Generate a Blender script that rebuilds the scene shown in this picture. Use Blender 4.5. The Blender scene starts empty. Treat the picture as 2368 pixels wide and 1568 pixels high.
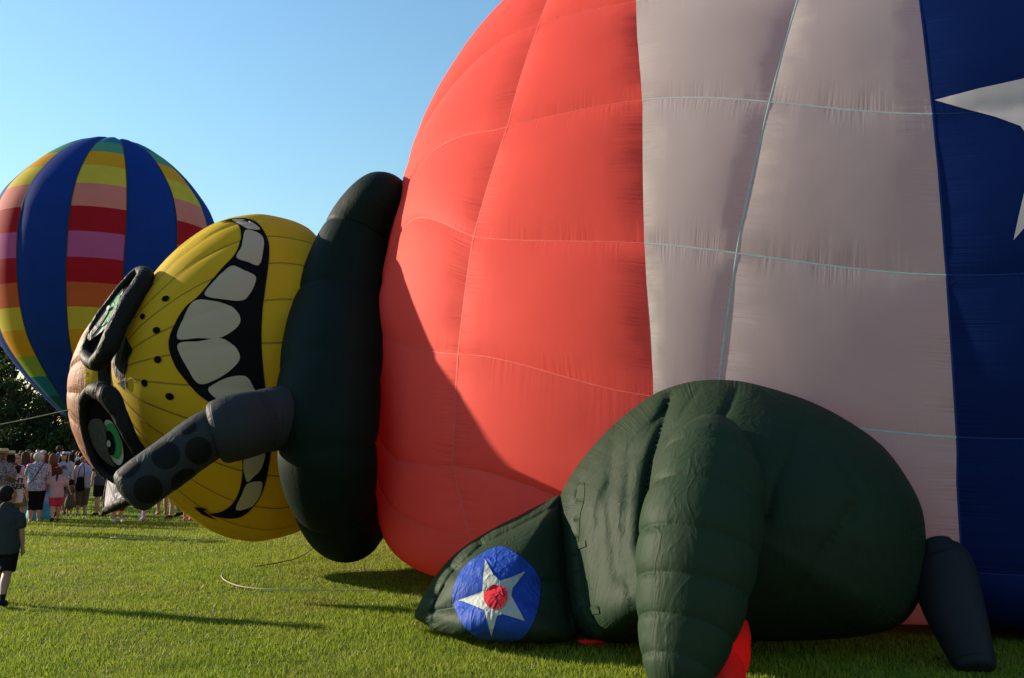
import bpy, bmesh, math, random
import numpy as np
from mathutils import Vector, Matrix
from mathutils.bvhtree import BVHTree
from mathutils.geometry import delaunay_2d_cdt

random.seed(7); rng = np.random.default_rng(7)
scene = bpy.context.scene
COL = scene.collection

# ------------------------------------------------------------------ camera, sky, sun, exposure
EYE = 1.6; PITCH = math.radians(7.55); LENS = 30.0
cam_d = bpy.data.cameras.new('camera'); cam = bpy.data.objects.new('camera', cam_d); COL.objects.link(cam)
cam_d.lens = LENS; cam_d.sensor_width = 36.0; cam_d.clip_end = 3000
cam.location = (0, 0, EYE); cam.rotation_euler = (math.pi/2 + PITCH, 0, 0)
scene.camera = cam
SUN_EL = math.radians(17.5); SUN_DIR = Vector((-0.95, 0.31, 0)).normalized()
w = bpy.data.worlds.new('World'); scene.world = w; w.use_nodes = True
nt = w.node_tree; bg = nt.nodes['Background']
sky = nt.nodes.new('ShaderNodeTexSky'); sky.sky_type = 'NISHITA'; sky.sun_disc = False
sky.sun_elevation = SUN_EL; sky.sun_rotation = math.atan2(SUN_DIR.x, SUN_DIR.y)
sky.air_density = 2.0; sky.dust_density = 0.05; sky.ozone_density = 6.0
nt.links.new(sky.outputs[0], bg.inputs[0]); bg.inputs[1].default_value = 0.106
sd = bpy.data.lights.new('sun', 'SUN'); sun = bpy.data.objects.new('sun', sd); COL.objects.link(sun)
sd.energy = 5.0; sd.angle = math.radians(0.55); sd.color = (1.0, 0.86, 0.66)
to_sun = Vector((SUN_DIR.x*math.cos(SUN_EL), SUN_DIR.y*math.cos(SUN_EL), math.sin(SUN_EL)))
sun.rotation_euler = to_sun.to_track_quat('Z', 'Y').to_euler(); sun.location = (-30, 20, 30)
vs = scene.view_settings; vs.view_transform = 'Standard'; vs.look = 'None'; vs.gamma = 1; vs.use_curve_mapping = False
vs.exposure = 1.18
scene.cycles.use_denoising = True
scene.cycles.max_bounces = 6; scene.cycles.diffuse_bounces = 4; scene.cycles.transmission_bounces = 4

# ------------------------------------------------------------------ helpers: sight lines used to survey positions
K = 2367/1024; FPX = LENS/36*1024
_R = np.array([[1, 0, 0], [0, math.cos(PITCH), -math.sin(PITCH)], [0, math.sin(PITCH), math.cos(PITCH)]])
CAMP = np.array([0, 0, EYE])
def ray(U, V):
    U = np.asarray(U, float); V = np.asarray(V, float)
    return np.stack([(U/K-512)/FPX, np.ones_like(U), (339-V/K)/FPX], -1) @ _R.T
def at(U, V, Y):
    d = ray(U, V); return CAMP + d*(np.asarray(Y, float)/d[..., 1])[..., None]
def ground(U, V):
    d = ray(U, V); return CAMP + d*(-EYE/d[..., 2])[..., None]
def cub(x, xs, ys):
    x = np.asarray(x, float); xs = np.array(xs, float); ys = np.array(ys, float); h = np.diff(xs); dl = np.diff(ys)/h
    m = np.zeros_like(ys); m[0] = dl[0]; m[-1] = dl[-1]
    for i in range(1, len(xs)-1):
        m[i] = 0 if dl[i-1]*dl[i] <= 0 else (h[i-1]+h[i])*3/((2*h[i]+h[i-1])/dl[i-1]+(h[i]+2*h[i-1])/dl[i])
    x = np.clip(x, xs[0], xs[-1])
    k = np.clip(np.searchsorted(xs, x)-1, 0, len(h)-1); s = (x-xs[k])/h[k]
    return (2*s**3-3*s**2+1)*ys[k]+(s**3-2*s**2+s)*h[k]*m[k]+(-2*s**3+3*s**2)*ys[k+1]+(s**3-s**2)*h[k]*m[k+1]
def crom(pts, n, closed=False):
    """Catmull-Rom resample of rows of numbers"""
    P = np.array(pts, float); N = len(P)
    if closed: idx = lambda i: P[i % N]; segs = N
    else:
        ext = np.vstack([2*P[0]-P[1], P, 2*P[-1]-P[-2]]); idx = lambda i: ext[i+1]; segs = N-1
    out = []
    for q in np.linspace(0, segs, n, endpoint=not closed):
        i = min(int(q), segs-1); s = q-i
        a, b, c, d = idx(i-1), idx(i), idx(i+1), idx(i+2)
        out.append(.5*((2*b)+(-a+c)*s+(2*a-5*b+4*c-d)*s*s+(-a+3*b-3*c+d)*s**3))
    return np.array(out)

# ------------------------------------------------------------------ objects
def mesh_data(name, verts, faces, uv=None, smooth=True):
    me = bpy.data.meshes.new(name); me.from_pydata([tuple(v) for v in np.asarray(verts).tolist()], [], [tuple(f) for f in faces])
    if uv is not None:
        li = np.empty(len(me.loops), np.int32); me.loops.foreach_get('vertex_index', li)
        ul = me.uv_layers.new(name='UVMap'); ul.data.foreach_set('uv', np.asarray(uv, np.float32)[li].ravel())
    if smooth: me.polygons.foreach_set('use_smooth', [True]*len(me.polygons))
    me.update(); return me
def link(name, me, mat, parent=None, world=True):
    o = bpy.data.objects.new(name, me); COL.objects.link(o)
    if mat is not None:
        me.materials.clear(); me.materials.append(mat)
    if parent is not None:
        o.parent = parent
        if world: o.matrix_parent_inverse = WORLD[parent.name].inverted()
    WORLD[o.name] = Matrix.Identity(4) if world else None
    return o
WORLD = {}
def mob(name, verts, faces, mat, parent=None, uv=None, smooth=True):
    return link(name, mesh_data(name, verts, faces, uv, smooth), mat, parent)
def empty(name, loc, label, cat, group=None, rz=0):
    o = bpy.data.objects.new(name, None); COL.objects.link(o); o.location = loc; o.rotation_euler = (0, 0, rz)
    o.empty_display_size = .2; WORLD[o.name] = Matrix.Translation(loc) @ Matrix.Rotation(rz, 4, 'Z')
    tag(o, label, cat, group); return o
def tag(o, label=None, cat=None, group=None, kind=None):
    if label: o['label'] = label
    if cat: o['category'] = cat
    if group: o['group'] = group
    if kind: o['kind'] = kind
    return o
def grid_faces(n, m, cj=False, ci=False, flip=False):
    f = []
    for i in range(n if ci else n-1):
        for j in range(m if cj else m-1):
            a, b, c, d = i*m+j, i*m+(j+1) % m, ((i+1) % n)*m+(j+1) % m, ((i+1) % n)*m+j
            f.append((a, d, c, b) if flip else (a, b, c, d))
    return f

# ------------------------------------------------------------------ materials
def nmat(name):
    m = bpy.data.materials.new(name); m.use_nodes = True; m.node_tree.nodes.clear(); return m, m.node_tree
class NT:
    def __init__(s, t): s.t = t
    def n(s, typ, **kw):
        x = s.t.nodes.new(typ)
        for k, v in kw.items():
            if k.startswith('i_'):
                key = k[2:]; key = int(key) if key.isdigit() else key.replace('_', ' ')
                sock = x.inputs[key]
                if isinstance(v, bpy.types.NodeSocket): s.t.links.new(v, sock)
                else: sock.default_value = v
            else: setattr(x, k, v)
        return x
    def math(s, op, a, b=None, c=None, clamp=False):
        x = s.t.nodes.new('ShaderNodeMath'); x.operation = op; x.use_clamp = clamp
        for i, v in enumerate((a, b, c)):
            if v is None: continue
            if isinstance(v, bpy.types.NodeSocket): s.t.links.new(v, x.inputs[i])
            else: x.inputs[i].default_value = v
        return x.outputs[0]
    def mix(s, fac, a, b, blend='MIX'):
        x = s.t.nodes.new('ShaderNodeMix'); x.data_type = 'RGBA'; x.blend_type = blend
        for k, v in ((0, fac), (6, a), (7, b)):
            if isinstance(v, bpy.types.NodeSocket): s.t.links.new(v, x.inputs[k])
            else: x.inputs[k].default_value = v if k == 0 else (*v[:3], 1)
        return x.outputs[2]
    def ramp(s, fac, stops, interp='LINEAR'):
        x = s.t.nodes.new('ShaderNodeValToRGB'); x.color_ramp.interpolation = interp; e = x.color_ramp.elements
        while len(e) < len(stops): e.new(.5)
        for q, (p, c) in zip(e, stops): q.position = p; q.color = (*c[:3], 1)
        s.t.links.new(fac, x.inputs[0]); return x.outputs[0]
    def out(s, sh):
        o = s.t.nodes.new('ShaderNodeOutputMaterial'); s.t.links.new(sh, o.inputs[0])

def fabric(name, col, trans=.3, rough=.6, spec=.12, eu=True, ev=True, wr=1.0, freq=40., fine=1.0, tcol=None, width=.22, crumple=0.0):
    """thin nylon: reflects and lets light through; puckers run out from the stitched edges"""
    m, t = nmat(name); N = NT(t)
    tc = N.n('ShaderNodeTexCoord'); oi = N.n('ShaderNodeObjectInfo')
    sep = N.n('ShaderNodeSeparateXYZ', i_0=tc.outputs['UV'])
    fu = N.math('FRACT', sep.outputs[0]); fv = N.math('FRACT', sep.outputs[1])
    rnd = N.math('MULTIPLY', oi.outputs['Random'], 37.0)
    hts = []
    for on, a, b, ak in ((eu, fu, sep.outputs[1], 1.9), (ev, fv, sep.outputs[0], .42 if eu else 1.0)):
        if not on or wr == 0: continue
        d = N.math('SUBTRACT', .5, N.math('ABSOLUTE', N.math('SUBTRACT', a, .5)))
        mk = N.math('POWER', N.math('SUBTRACT', 1.0, N.math('DIVIDE', d, width), clamp=True), 1.4)
        v = N.n('ShaderNodeCombineXYZ', i_0=N.math('MULTIPLY', a, 3.0), i_1=N.math('MULTIPLY', b, freq), i_2=rnd)
        no = N.n('ShaderNodeTexNoise', i_Vector=v.outputs[0], i_Scale=1.0, i_Detail=2.0, i_Roughness=.5)
        v2 = N.n('ShaderNodeCombineXYZ', i_0=N.math('MULTIPLY', a, 2.0), i_1=N.math('MULTIPLY', b, freq*.12), i_2=rnd)
        am = N.n('ShaderNodeTexNoise', i_Vector=v2.outputs[0], i_Scale=1.0, i_Detail=1.0)
        ga = N.math('MULTIPLY', N.math('SUBTRACT', am.outputs[0], .34, clamp=True), 4.0)
        hts.append(N.math('MULTIPLY', N.math('MULTIPLY', mk, no.outputs[0]), N.math('MULTIPLY', ga, .0095*wr*ak)))
    mp = N.n('ShaderNodeMapping', i_Vector=tc.outputs['Object'], i_Scale=(1, 1, 1))
    soft = N.n('ShaderNodeTexNoise', i_Vector=mp.outputs[0], i_Scale=1.1, i_Detail=2.0)
    h = N.math('MULTIPLY', soft.outputs[0], .010*fine)
    gr = N.n('ShaderNodeTexNoise', i_Vector=mp.outputs[0], i_Scale=26.0, i_Detail=3.0, i_Distortion=1.5)
    h = N.math('ADD', h, N.math('MULTIPLY', gr.outputs[0], .0005*fine))
    if crumple:
        for rot_, sc_, am_ in (((.3, .5, .2), (7, 7, 1.1), .010), ((.9, .1, .7), (3.2, 9, 1.6), .007), ((.2, 1.2, .4), (16, 16, 5), .0025)):
            mp2 = N.n('ShaderNodeMapping', i_Vector=tc.outputs['Object'], i_Rotation=rot_, i_Scale=sc_)
            cr = N.n('ShaderNodeTexNoise', i_Vector=mp2.outputs[0], i_Scale=1.0, i_Detail=2.0, i_Distortion=.6)
            line = N.math('SUBTRACT', 1.0, N.math('MULTIPLY', N.math('ABSOLUTE', N.math('SUBTRACT', cr.outputs[0], .5)), 11.0), clamp=True)
            h = N.math('ADD', h, N.math('MULTIPLY', line, am_*crumple))
    for q in hts: h = N.math('ADD', h, q)
    bp = N.n('ShaderNodeBump', i_Strength=1.0, i_Distance=1.0, i_Height=h)
    va = N.n('ShaderNodeTexNoise', i_Vector=mp.outputs[0], i_Scale=.9, i_Detail=3.0)
    fac = N.math('MULTIPLY_ADD', va.outputs[0], .22, .89)
    fac = N.math('MULTIPLY', fac, N.math('MULTIPLY_ADD', oi.outputs['Random'], .06, .97))
    cc = N.n('ShaderNodeCombineXYZ', i_0=fac, i_1=fac, i_2=fac)
    c = N.mix(1.0, col, cc.outputs[0], 'MULTIPLY')
    pr = N.n('ShaderNodeBsdfPrincipled', i_Base_Color=c, i_Roughness=rough, i_Specular_IOR_Level=spec, i_Normal=bp.outputs[0])
    if trans > 0:
        ct = N.mix(1.0, tcol or col, cc.outputs[0], 'MULTIPLY')
        tr = N.n('ShaderNodeBsdfTranslucent', i_Color=ct, i_Normal=bp.outputs[0])
        ms = N.n('ShaderNodeMixShader', i_0=trans, i_1=pr.outputs[0], i_2=tr.outputs[0]); N.out(ms.outputs[0])
    else: N.out(pr.outputs[0])
    return m
def plain(name, col, rough=.7, spec=.2, var=.25, scale=14., bump=.0, trans=0):
    m, t = nmat(name); N = NT(t); tc = N.n('ShaderNodeTexCoord')
    no = N.n('ShaderNodeTexNoise', i_Vector=tc.outputs['Object'], i_Scale=scale, i_Detail=4.0)
    fac = N.math('MULTIPLY_ADD', no.outputs[0], 2*var, 1-var)
    cc = N.n('ShaderNodeCombineXYZ', i_0=fac, i_1=fac, i_2=fac)
    c = N.mix(1.0, col, cc.outputs[0], 'MULTIPLY')
    pr = N.n('ShaderNodeBsdfPrincipled', i_Base_Color=c, i_Roughness=rough, i_Specular_IOR_Level=spec)
    if bump:
        b = N.n('ShaderNodeBump', i_Strength=1.0, i_Distance=bump, i_Height=no.outputs[0]); t.links.new(b.outputs[0], pr.inputs['Normal'])
    sh = pr.outputs[0]
    if trans:
        tr = N.n('ShaderNodeBsdfTranslucent', i_Color=c); sh = N.n('ShaderNodeMixShader', i_0=trans, i_1=sh, i_2=tr.outputs[0]).outputs[0]
    N.out(sh); return m
def print_cloth(name, cols, scale=22.):
    m, t = nmat(name); N = NT(t); tc = N.n('ShaderNodeTexCoord')
    no = N.n('ShaderNodeTexNoise', i_Vector=tc.outputs['Object'], i_Scale=scale, i_Detail=3.0, i_Distortion=1.2)
    n = len(cols); c = N.ramp(no.outputs[0], [(.3+.4*i/(n-1) if n > 1 else 0, q) for i, q in enumerate(cols)], 'CONSTANT')
    pr = N.n('ShaderNodeBsdfPrincipled', i_Base_Color=c, i_Roughness=.85, i_Specular_IOR_Level=.1); N.out(pr.outputs[0]); return m

RED = fabric('red_nylon', (.74, .092, .072), .30, spec=.04, tcol=(.82, .03, .02), freq=46)
STARW = fabric('white_star_nylon', (.56, .46, .46), .2, spec=.05, tcol=(.62, .49, .52), eu=False, ev=False)
WHITE = fabric('white_nylon', (.44, .405, .40), .34, spec=.05, tcol=(.62, .49, .52), freq=46)
BLUE = fabric('blue_nylon', (.003, .013, .080), .16, spec=.05, tcol=(.003, .016, .11), freq=46)
TAPE_W = plain('mint_tape', (.36, .41, .39), .6)
TAPE_R = plain('red_tape', (.62, .085, .068), .7)
TAPE_B = plain('navy_tape', (.006, .02, .12), .6)
YEL = fabric('yellow_nylon', (.54, .37, .018), .26, spec=.06, tcol=(.62, .34, .006), freq=30, wr=.8)
YSEAM = plain('ochre_tape', (.26, .15, .012), .7)
BLACKN = fabric('black_nylon', (.006, .006, .0065), .05, spec=.03, rough=.8, eu=False, ev=False, fine=.8)
BLACKQ = fabric('black_quilt', (.008, .009, .009), .05, rough=.6, spec=.09, eu=False, freq=26, wr=1.6, crumple=.5)
TOOTH = fabric('tooth_white_nylon', (.56, .45, .33), .34, tcol=(.6, .42, .24), eu=False, ev=False)
GREEN = fabric('dark_green_nylon', (.014, .027, .0145), .04, rough=.6, spec=.09, tcol=(.03, .07, .035), eu=False, freq=24, wr=1.6, crumple=.2)
GREENQ = fabric('dark_green_quilt', (.017, .032, .017), .04, rough=.6, spec=.09, tcol=(.03, .07, .035), eu=False, freq=30, wr=2.2, crumple=.2)
COLLAR = fabric('collar_green_nylon', (.0045, .011, .0085), .06, rough=.6, spec=.08, tcol=(.012, .03, .02), eu=False, freq=30, wr=1.0, crumple=.12)
GREY = fabric('grey_nylon', (.025, .029, .033), .08, rough=.6, spec=.09, eu=False, freq=24, wr=1.4, crumple=.25)
SPOT = fabric('black_spot_nylon', (.004, .005, .006), .05, eu=False, ev=False)
BROWN = fabric('tan_nylon', (.31, .14, .085), .2, tcol=(.4, .14, .07), freq=30, wr=2.0, crumple=.25)
ROUND_B = fabric('roundel_blue', (.014, .06, .34), .12, eu=False, ev=False, crumple=.6)
ROUND_W = fabric('roundel_white', (.38, .40, .36), .12, eu=False, ev=False, crumple=.6)
ROUND_R = fabric('roundel_red', (.45, .02, .03), .15, eu=False, ev=False, crumple=.6)
EYE_G = fabric('iris_green', (.02, .22, .08), .15, eu=False, ev=False, crumple=.4)
EYE_W = fabric('eye_white', (.36, .36, .34), .15, eu=False, ev=False, crumple=.4)
LID = fabric('grey_eyelid', (.05, .052, .055), .1, eu=False, ev=False, crumple=.6)
FLAPW = fabric('pale_flap', (.42, .38, .40), .3, eu=False, ev=False, crumple=.4)
REDC = fabric('red_cuff_nylon', (.75, .03, .02), .5, tcol=(.9, .04, .02), eu=False, freq=20)
ROPE = plain('rope_tan', (.34, .29, .21), .9)
ROPED = plain('rope_brown', (.20, .10, .06), .9)

# ------------------------------------------------------------------ ground
def ground_mat():
    m, t = nmat('lawn_turf'); N = NT(t); tc = N.n('ShaderNodeTexCoord')
    big = N.n('ShaderNodeTexNoise', i_Vector=tc.outputs['Object'], i_Scale=.55, i_Detail=6.0, i_Roughness=.6)
    sm = N.n('ShaderNodeTexNoise', i_Vector=tc.outputs['Object'], i_Scale=34.0, i_Detail=5.0, i_Roughness=.7)
    a = N.ramp(big.outputs[0], [(.3, (.09, .112, .012)), (.55, (.12, .135, .02)), (.75, (.155, .14, .04))])
    b = N.ramp(sm.outputs[0], [(.25, (.35, .35, .35)), (.7, (1.25, 1.25, 1.2))])
    c = N.mix(1.0, a, b, 'MULTIPLY')
    bp = N.n('ShaderNodeBump', i_Strength=1.0, i_Distance=.03, i_Height=sm.outputs[0])
    pr = N.n('ShaderNodeBsdfPrincipled', i_Base_Color=c, i_Roughness=.9, i_Specular_IOR_Level=.1, i_Normal=bp.outputs[0])
    N.out(pr.outputs[0]); return m
lawn = mob('lawn', [(-900, -60, 0), (900, -60, 0), (900, 1600, 0), (-900, 1600, 0)], [(0, 1, 2, 3)], ground_mat(), smooth=False)
tag(lawn, 'mown green lawn stretching to the trees', kind='structure')

def blade_mat():
    m, t = nmat('grass_blade'); N = NT(t); tc = N.n('ShaderNodeTexCoord')
    no = N.n('ShaderNodeTexNoise', i_Vector=tc.outputs['Object'], i_Scale=.7, i_Detail=4.0)
    fi = N.n('ShaderNodeTexWhiteNoise', i_Vector=tc.outputs['UV'])
    a = N.ramp(no.outputs[0], [(.3, (.19, .275, .019)), (.55, (.25, .32, .03)), (.75, (.30, .315, .055))])
    pa = N.n('ShaderNodeTexNoise', i_Vector=tc.outputs['Object'], i_Scale=.33, i_Detail=5.0, i_Roughness=.65, i_Distortion=.8)
    pf = N.math('MULTIPLY', N.math('SUBTRACT', pa.outputs[0], .50, clamp=True), 5.0, clamp=True)
    a = N.mix(N.math('MULTIPLY', pf, .45), a, (.30, .25, .07))
    dk = N.n('ShaderNodeTexNoise', i_Vector=tc.outputs['Object'], i_Scale=2.6, i_Detail=3.0)
    a = N.mix(N.math('MULTIPLY', N.math('SUBTRACT', dk.outputs[0], .54, clamp=True), 4.0, clamp=True), a, (.12, .21, .02))
    b = N.ramp(fi.outputs[0], [(0, (.55, .6, .5)), (.6, (1, 1, 1)), (.93, (1.2, 1.15, .9)), (1, (2.2, 1.7, 1.3))])
    c = N.mix(1.0, a, b, 'MULTIPLY')
    pr = N.n('ShaderNodeBsdfPrincipled', i_Base_Color=c, i_Roughness=.5, i_Specular_IOR_Level=.1)
    tr = N.n('ShaderNodeBsdfTranslucent', i_Color=c)
    N.out(N.n('ShaderNodeMixShader', i_0=.38, i_1=pr.outputs[0], i_2=tr.outputs[0]).outputs[0]); return m
def grass():
    P = []; S = []
    for y0, y1, dens, sc in ((4.6, 7, 3800, 1.0), (7, 10, 2600, 1.1), (10, 14, 1500, 1.35), (14, 20, 750, 1.8), (20, 30, 260, 2.6)):
        x0, x1 = -.66*y1-.8, min(.66*y1+.8, 7.5)
        n = int((x1-x0)*(y1-y0)*dens)
        x = rng.uniform(x0, x1, n); y = rng.uniform(y0, y1, n); k = np.abs(x) < .66*y+.9
        # not beneath the balloon's torso, where nothing is seen
        k &= ~((x > 3.7-.93/.37*(y-9.0)*.0+(-1.2)) & (y > 9.4-(x+.6)*.39) & (x > -.9))
        P.append(np.stack([x[k], y[k]], 1)); S.append(np.full(k.sum(), sc))
    P = np.concatenate(P); S = np.concatenate(S); n = len(P)
    cl = .75+.5*(np.sin(P[:, 0]*3.1+np.sin(P[:, 1]*2.3)*1.7)*np.sin(P[:, 1]*2.7+P[:, 0]*.9))*.5+.25*rng.random(n)
    h = (.028+.026*rng.random(n)**1.5)*cl*(.8+.2*S); tall = rng.random(n) < .012; h[tall] *= 1.7
    wd = (.0026+.0022*rng.random(n))*S
    a = rng.uniform(0, 2*np.pi, n); la = rng.uniform(0, 2*np.pi, n); ln = h*rng.uniform(.15, .9, n)
    V = np.zeros((n, 3, 3), np.float32)
    V[:, 0, 0] = P[:, 0]-wd*np.cos(a); V[:, 0, 1] = P[:, 1]-wd*np.sin(a); V[:, 1, 0] = P[:, 0]+wd*np.cos(a); V[:, 1, 1] = P[:, 1]+wd*np.sin(a)
    V[:, 2, 0] = P[:, 0]+ln*np.cos(la); V[:, 2, 1] = P[:, 1]+ln*np.sin(la); V[:, 2, 2] = h; V[:, :2, 2] = -.003
    me = bpy.data.meshes.new('grass'); me.vertices.add(3*n); me.vertices.foreach_set('co', V.ravel())
    me.loops.add(3*n); me.loops.foreach_set('vertex_index', np.arange(3*n, dtype=np.int32))
    me.polygons.add(n); me.polygons.foreach_set('loop_start', np.arange(0, 3*n, 3, dtype=np.int32))
    ul = me.uv_layers.new(name='UVMap'); ul.data.foreach_set('uv', np.repeat(rng.random((n, 2)).astype(np.float32), 3, 0).ravel())
    me.update(calc_edges=True)
    tag(link('grass', me, blade_mat()), 'short mown grass blades covering the lawn', 'grass', kind='stuff')
    return n
print('blades', grass())

# ------------------------------------------------------------------ soft-shape builders
def loft(P, R1, R2=None, ns=28, nl=60, closed=False, nseg=1, scal=.05, cap=(.6, .6), vdir=None):
    """tube along P with radii; pinched at nseg-1 seams; returns verts, faces, uv"""
    P = np.asarray(P, float); R1 = np.asarray(R1, float); R2 = R1 if R2 is None else np.asarray(R2, float)
    A = crom(np.column_stack([P, R1, R2]), nl, closed); C, r1, r2 = A[:, :3], A[:, 3], A[:, 4]
    n = len(C)
    T = (np.roll(C, -1, 0)-np.roll(C, 1, 0)) if closed else np.gradient(C, axis=0)
    T /= np.linalg.norm(T, axis=1)[:, None]
    v = np.arange(n)/(n if closed else n-1)*nseg
    if nseg > 1:
        s = np.abs(np.sin(np.pi*v))**.45
        if not closed: s = np.where((v < .5) | (v > nseg-.5), 1, s)
        q = 1-scal*(1-s); r1 = r1*q; r2 = r2*q
    rows = [(C[i], T[i], r1[i], r2[i], v[i]) for i in range(n)]
    if not closed:
        for end, ck in ((0, cap[0]), (1, cap[1])):
            b = rows[-1] if end else rows[0]; sg = 1 if end else -1
            for a in (25, 45, 62, 76, 87):
                x = math.radians(a); L = ck*(b[2]+b[3])/2
                rw = (b[0]+sg*b[1]*L*math.sin(x), b[1], b[2]*math.cos(x), b[3]*math.cos(x), b[4])
                rows = rows+[rw] if end else [rw]+rows
    V = []; UV = []; th = np.linspace(0, 2*np.pi, ns, endpoint=False)
    for c, t, a, b, vv in rows:
        vd = (c-CAMP)/np.linalg.norm(c-CAMP) if vdir is None else np.array(vdir, float)
        e1 = np.cross(t, vd); e1 /= np.linalg.norm(e1)+1e-9; e2 = np.cross(e1, t)
        V.append(c+np.outer(np.cos(th)*a, e1)+np.outer(np.sin(th)*b, e2)); UV.append(np.column_stack([np.minimum(th, 2*np.pi-th)/np.pi, np.full(ns, vv)]))
    m = len(V); V = np.concatenate(V); UV = np.concatenate(UV); F = grid_faces(m, ns, True, closed)
    if not closed: F += [tuple(range(ns))[::-1], tuple((m-1)*ns+i for i in range(ns))]
    return V, F, UV
def loft_px(spec, depth_k=1.0, **kw):
    """spec rows: U, V, depth, half-width in the same sight units"""
    S = np.array(spec, float); P = at(S[:, 0], S[:, 1], S[:, 2]); r = S[:, 3]*S[:, 2]/(FPX*K)
    return loft(P, r, r*depth_k, **kw)
def seg_dist(U, V, poly):
    d = np.full(U.shape, 1e9)
    for (a, b), (c, e) in zip(poly[:-1], poly[1:]):
        dx, dy = c-a, e-b; s = np.clip(((U-a)*dx+(V-b)*dy)/(dx*dx+dy*dy), 0, 1)
        d = np.minimum(d, np.hypot(U-a-s*dx, V-b-s*dy))
    return d
def pillow(outline, cen, bulge, back, nr=40, na=140, power=.5, creases=(), lean=(0, 0), sharp=False):
    """stuffed shape: outline rows U,V,depth; front bulges towards the lawn, back away from it"""
    O = crom(outline, na, True); c = np.array([cen[0], cen[1], O[:, 2].mean()])
    V = []; UV = []
    rr = np.sin(np.linspace(0, np.pi/2, nr))[1:]
    rows = [(r, -1) for r in rr]+[(r, 1) for r in rr[::-1][1:]]
    th = np.arange(na)/na
    for r, side in rows:
        q = c+(O-c)*r
        h = (1-r**2.2)**power
        Y = q[:, 2]+(-bulge if side < 0 else back)*h
        if side < 0:
            for poly, dep, wid in creases:
                Y = Y+dep*np.exp(-seg_dist(q[:, 0], q[:, 1], poly)/wid)*min(1, h*2.5)
        V.append(at(q[:, 0], q[:, 1], Y)); UV.append(np.column_stack([np.minimum(th, 1-th)*2*6, np.full(na, r)]))
    n = len(V); V = np.concatenate(V); UV = np.concatenate(UV); F = grid_faces(n, na, True, False, True)
    i0 = len(V); V = np.vstack([V, at(c[0], c[1], c[2]-bulge+sum(dd*np.exp(-float(seg_dist(np.array(c[0]), np.array(c[1]), pp))/ww) for pp, dd, ww in creases)), at(c[0], c[1], c[2]+back)]); UV = np.vstack([UV, [[0, 0], [0, 0]]])
    F += [(i0, (j+1) % na, j)[::-1] for j in range(na)]+[(i0+1, (n-1)*na+j, (n-1)*na+(j+1) % na)[::-1] for j in range(na)]
    V[:, 2] = np.maximum(V[:, 2], .012)
    return V, F, UV
def bvh_of(*vf):
    V = []; F = []
    for v, f in vf:
        o = len(V); V += [Vector(q) for q in np.asarray(v).tolist()]; F += [tuple(i+o for i in ff) for ff in f]
    return BVHTree.FromPolygons(V, F)
class Plane:
    def __init__(s, pts):
        P = np.asarray(pts); s.c = P.mean(0); n = np.linalg.svd(P-s.c)[2][2]
        if n @ (CAMP-s.c) < 0: n = -n
        s.n = n
    def ray_cast(s, o, d):
        k = float((s.c-np.array(o)) @ s.n/(np.array(d) @ s.n)); p = Vector(o)+Vector(d)*k; return p, Vector(s.n), 0, k
def ellipse(u, v, a, b, rot=0, n=28):
    t = np.linspace(0, 2*np.pi, n, endpoint=False); r = math.radians(rot)
    x, y = a*np.cos(t), b*np.sin(t); return [(u+x[i]*math.cos(r)-y[i]*math.sin(r), v+x[i]*math.sin(r)+y[i]*math.cos(r)) for i in range(n)]
def applique(name, poly, tgt, mat, parent, off=.008, smooth=True, step=9., dens=5., label=None):
    """cloth patch sewn on a curved surface: outline is laid onto the surface and filled"""
    P = np.array(poly, float)
    if smooth: P = crom(P, max(40, int(np.hypot(*(P-np.roll(P, 1, 0)).T).sum()/dens)), True)
    else:
        Q = []
        for a, b in zip(P, np.roll(P, -1, 0)):
            k = max(1, int(np.hypot(*(b-a))/dens)); Q += [a+(b-a)*i/k for i in range(k)]
        P = np.array(Q)
    u0, v0 = P.min(0); u1, v1 = P.max(0)
    gu, gv = np.meshgrid(np.arange(u0+step/2, u1, step), np.arange(v0+step/2, v1, step)); G = np.column_stack([gu.ravel(), gv.ravel()])
    inside = np.zeros(len(G), bool)
    for (x1, y1), (x2, y2) in zip(P, np.roll(P, -1, 0)):
        c = ((y1 > G[:, 1]) != (y2 > G[:, 1])) & (G[:, 0] < (x2-x1)*(G[:, 1]-y1)/(y2-y1+1e-12)+x1); inside ^= c
    G = G[inside]
    pts = [Vector(q) for q in P.tolist()]+[Vector(q) for q in G.tolist()]
    vv, _, ff, *_ = delaunay_2d_cdt(pts, [], [list(range(len(P)))], 1, 1e-5)
    cen = P.mean(0); W = []; o = Vector(CAMP)
    for q in vv:
        pos = None
        for s in np.linspace(0, .9, 24):
            u, v = q.x+(cen[0]-q.x)*s, q.y+(cen[1]-q.y)*s
            d = Vector(ray(u, v)).normalized(); pos, nor, *_ = tgt.ray_cast(o, d)
            if pos is not None: break
        if pos is None: pos, nor = Vector(at(q.x, q.y, 10)), -d
        if nor.dot(d) > 0: nor = -nor
        W.append(pos+nor*off)
    W = np.array(W); uv = np.array([(q.x/40, q.y/40) for q in vv])
    F = [tuple(f)[::-1] for f in ff]
    o = mob(name, W, F, mat, parent, uv)
    if label: o['label'] = label
    return o

# ------------------------------------------------------------------ the big special-shape balloon
B = empty('character_balloon', (1.0, 10.0, 0), 'huge red, white and blue character balloon lying on its side, yellow grinning head at left', 'balloon')

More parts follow.
